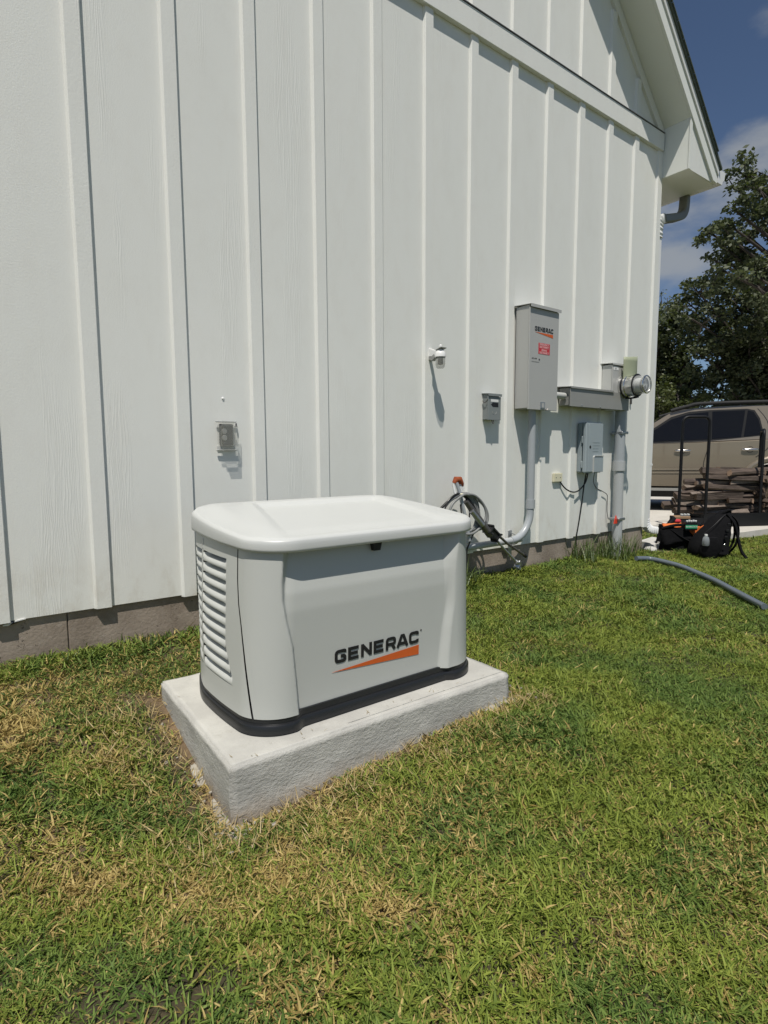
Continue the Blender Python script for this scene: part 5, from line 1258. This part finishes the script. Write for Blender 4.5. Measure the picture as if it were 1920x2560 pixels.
def scatter(name, pts, idxs, rots, scales, collection):
    me = bpy.data.meshes.new(name); me.vertices.add(len(pts)); me.vertices.foreach_set('co', np.asarray(pts, np.float32).ravel())
    a = me.attributes.new('pick', 'INT', 'POINT'); a.data.foreach_set('value', np.asarray(idxs, np.int32))
    a = me.attributes.new('rot', 'FLOAT_VECTOR', 'POINT'); a.data.foreach_set('vector', np.asarray(rots, np.float32).ravel())
    a = me.attributes.new('scl', 'FLOAT', 'POINT'); a.data.foreach_set('value', np.asarray(scales, np.float32)); me.update()
    o = link(name, me, M_grass); md = o.modifiers.new('scatter', 'NODES')
    ng = bpy.data.node_groups.new('scatter', 'GeometryNodeTree'); md.node_group = ng
    ng.interface.new_socket('Geometry', in_out='INPUT', socket_type='NodeSocketGeometry'); ng.interface.new_socket('Geometry', in_out='OUTPUT', socket_type='NodeSocketGeometry')
    gi = ng.nodes.new('NodeGroupInput'); go = ng.nodes.new('NodeGroupOutput'); ip = ng.nodes.new('GeometryNodeInstanceOnPoints')
    ci = ng.nodes.new('GeometryNodeCollectionInfo'); ci.inputs[0].default_value = collection; ci.inputs[1].default_value = True; ci.inputs[2].default_value = True
    def attr(nm, ty):
        n = ng.nodes.new('GeometryNodeInputNamedAttribute'); n.data_type = ty; n.inputs[0].default_value = nm; return n.outputs['Attribute']
    ng.links.new(gi.outputs[0], ip.inputs['Points']); ng.links.new(ci.outputs[0], ip.inputs['Instance']); ip.inputs['Pick Instance'].default_value = True
    ng.links.new(attr('pick', 'INT'), ip.inputs['Instance Index'])
    e2r = ng.nodes.new('FunctionNodeEulerToRotation'); ng.links.new(attr('rot', 'FLOAT_VECTOR'), e2r.inputs[0]); ng.links.new(e2r.outputs[0], ip.inputs['Rotation'])
    ng.links.new(attr('scl', 'FLOAT'), ip.inputs['Scale']); ng.links.new(ip.outputs[0], go.inputs[0])
    return tag(o, kind='stuff')
r_ = np.random.default_rng(11)
def region(x0, x1, y0, y1, dens):
    n = int((x1-x0)*(y1-y0)*dens); return np.stack([r_.uniform(x0, x1, n), r_.uniform(y0, y1, n)], 1)
Pt = np.concatenate([region(-1.2, 2.6, -3.2, -1.3, 650), region(-2.5, 3.2, -3.4, .0, 1300), region(3.2, 6.0, -4, .02, 900), region(6.0, 11, -6, .3, 420), region(5.43, 7.3, .02, 1.6, 320), region(-5, -2.5, -5, 0, 150), region(-2.5, 6, -7, -3.4, 120), region(7.3, 16, -9, .2, 60)])
x_, y_ = Pt.T
pad_in = (x_ > .57) & (x_ < 1.835) & (y_ > -1.365) & (y_ < -.53)
slab_in = (x_ > 6.90) & (y_ > -.135-(x_-6.93)*.1135) & (x_ > 6.93+.44*(y_+.13))
slab_in |= (x_ > 7.36) & (y_ > .7)
house_in = (y_ > .008) & (x_ < 5.42)
blk = (x_ > 5.5) & (x_ < 6.02) & (y_ > -.12) & (y_ < .4)
dpad = np.maximum(np.abs(x_-1.2)-.635, np.abs(y_+.945)-.42)
thin = (dpad < .03) & (r_.uniform(0, 1, len(x_)) < .6)
thin |= (dpad < .10) & (x_ < .62) & (y_ > -1.28) & (r_.uniform(0, 1, len(x_)) < .66)
# bare scuffed patches
bare = (np.sin(x_*2.7+1.1*np.sin(y_*2.3))*np.sin(y_*3.1+.6*x_+1.) > .80) & (x_ < .9) & (r_.uniform(0, 1, len(x_)) < .6)
keep = ~(pad_in | slab_in | house_in | blk | thin | bare)
Pt = Pt[keep]; x_, y_ = Pt.T; n = len(Pt)
pz = ground_z(x_, y_)+bumps(x_, y_)
lush = .5+.5*np.sin(x_*1.9+2*np.sin(y_*1.7))*np.sin(y_*2.6+1.3*np.sin(x_*2.2))
pick = np.where(r_.uniform(0, 1, n) < .08, 11, np.where(r_.uniform(0, 1, n) < .10+.28*lush, 9+r_.integers(0, 2, n), np.where(r_.uniform(0, 1, n) < .45, 6+r_.integers(0, 3, n), r_.integers(0, 6, n))))
dcam = np.hypot(x_, y_+2.9)
scl = r_.uniform(.8, 1.2, n)*(.85+.35*lush)*(1+.06*np.clip(dcam-3, 0, 6))
scl *= np.where((y_ > -.12) & (x_ < 5.4), 1.25, 1)
rot = np.stack([r_.normal(0, .12, n), r_.normal(0, .12, n), r_.uniform(0, 6.3, n)], 1)
scatter('lawn_grass', np.stack([x_, y_, pz], 1), pick, rot, scl, src)
# dry clippings round the pad
m_ = 260; a_ = r_.uniform(0, 1, m_)
cx_ = np.where(a_ < .5, r_.uniform(.30, .58, m_), r_.uniform(.4, 2.0, m_)); cy_ = np.where(a_ < .5, r_.uniform(-1.5, -.5, m_), r_.uniform(-1.52, -1.37, m_))
src2 = bpy.data.collections.new('clipping_sources')
M_straw = leaf_mat('straw', (.26, .18, .065), (.56, .44, .20), .1)
for i in range(4):
    me = blades(7, .06, .03, .07, .0014, .0030, 1.5, 1.75, 300+i, .1); me.materials.clear(); me.materials.append(M_straw)
    src2.objects.link(bpy.data.objects.new('straw_%02d' % i, me))
scatter('dry_clippings', np.stack([cx_, cy_, ground_z(cx_, cy_)+.012], 1), r_.integers(0, 4, m_), np.stack([r_.normal(0, .1, m_), r_.normal(0, .1, m_), r_.uniform(0, 6.3, m_)], 1), r_.uniform(.8, 1.3, m_), src2)
m_ = 34; cx_ = r_.uniform(.60, 1.80, m_); cy_ = np.where(r_.uniform(0, 1, m_) < .75, r_.uniform(-1.34, -1.285, m_), r_.uniform(-1.3, -.6, m_)); ok_ = (cy_ < -1.285) | (cx_ < .655) | (cx_ > 1.775); cx_, cy_ = cx_[ok_], cy_[ok_]; m_ = len(cx_)
src3 = bpy.data.collections.new('single_clippings')
for i in range(3):
    me = blades(1, .01, .012, .026, .0012, .0022, 1.52, 1.6, 330+i, .1); me.materials.clear(); me.materials.append(M_straw); src3.objects.link(bpy.data.objects.new('clip_%02d' % i, me))
scatter('pad_clippings', np.stack([cx_, cy_, np.full(m_, .1965)], 1), r_.integers(0, 3, m_), np.stack([np.zeros(m_), np.zeros(m_), r_.uniform(0, 6.3, m_)], 1), r_.uniform(.7, 1.2, m_), src3)
# small pebbles and crumbs of mortar by the pad corner
bm = bmesh.new()
for i in range(70):
    t = random.random(); px_, py_ = (random.gauss(.56, .045), random.gauss(-1.39, .03)) if t < .6 else (random.gauss(.545, .02), random.uniform(-1.3, -.6)) if t < .85 else (random.gauss(1.9, .05), random.gauss(-1.37, .04))
    s_ = random.uniform(.002, .006); ro = Matrix.Rotation(random.uniform(0, 6), 3, random.choice('XYZ')); z_ = gz(px_, py_)+s_*.4+.004
    add_box(bm, px_-s_, px_+s_, py_-s_*.8, py_+s_*.8, z_-s_*.6, z_+s_*.6, s_*.35, 1, ro)
tag(bm_obj('mortar_crumbs', bm, M_spill), kind='stuff')
# tall weeds against the foundation
def weed(name, x, y, n, h, seed, label, spread=.07):
    me = blades(n, spread, h*.5, h, .0040, .0075, .15, .95, seed, 1.1); me.materials.clear(); me.materials.append(M_weed)
    o = bpy.data.objects.new(name, me); COL.objects.link(o); o.location = (x, y, gz(x, y)); tag(o, label, 'grass clump', 'tall grass clumps against the foundation')
    WORLD[o.name] = Matrix.Identity(4)
M_weed = leaf_mat('tall_grass_blade', (.045, .080, .022), (.15, .20, .06), .2, .5)
weed('grass_clump', 4.25, -.07, 150, .28, 500, 'tall grass clump under the hanging black cable', .13)
weed('grass_clump', 4.66, -.11, 180, .29, 501, 'tall grass clump at the left foot of the thick conduit', .14)
weed('grass_clump', 4.88, -.12, 60, .34, 502, 'few tall blades right of the foot of the thick conduit', .07)
weed('grass_clump', 2.72, -.08, 110, .26, 503, 'dark grass clump in the shade behind the generator', .09)
weed('grass_clump', 2.92, -.06, 60, .16, 504, 'small grass clump in shade between generator and grounding rods', .09)
weed('grass_clump', 5.32, -.06, 30, .12, 505, 'short grass tuft at the foot of the house corner', .06)
weed('grass_clump', .62, -.05, 40, .10, 506, 'short grass tuft at the foundation left of the generator', .12)
weed('grass_clump', .30, -.05, 26, .08, 507, 'low grass tuft at the cracked foundation at far left', .10)
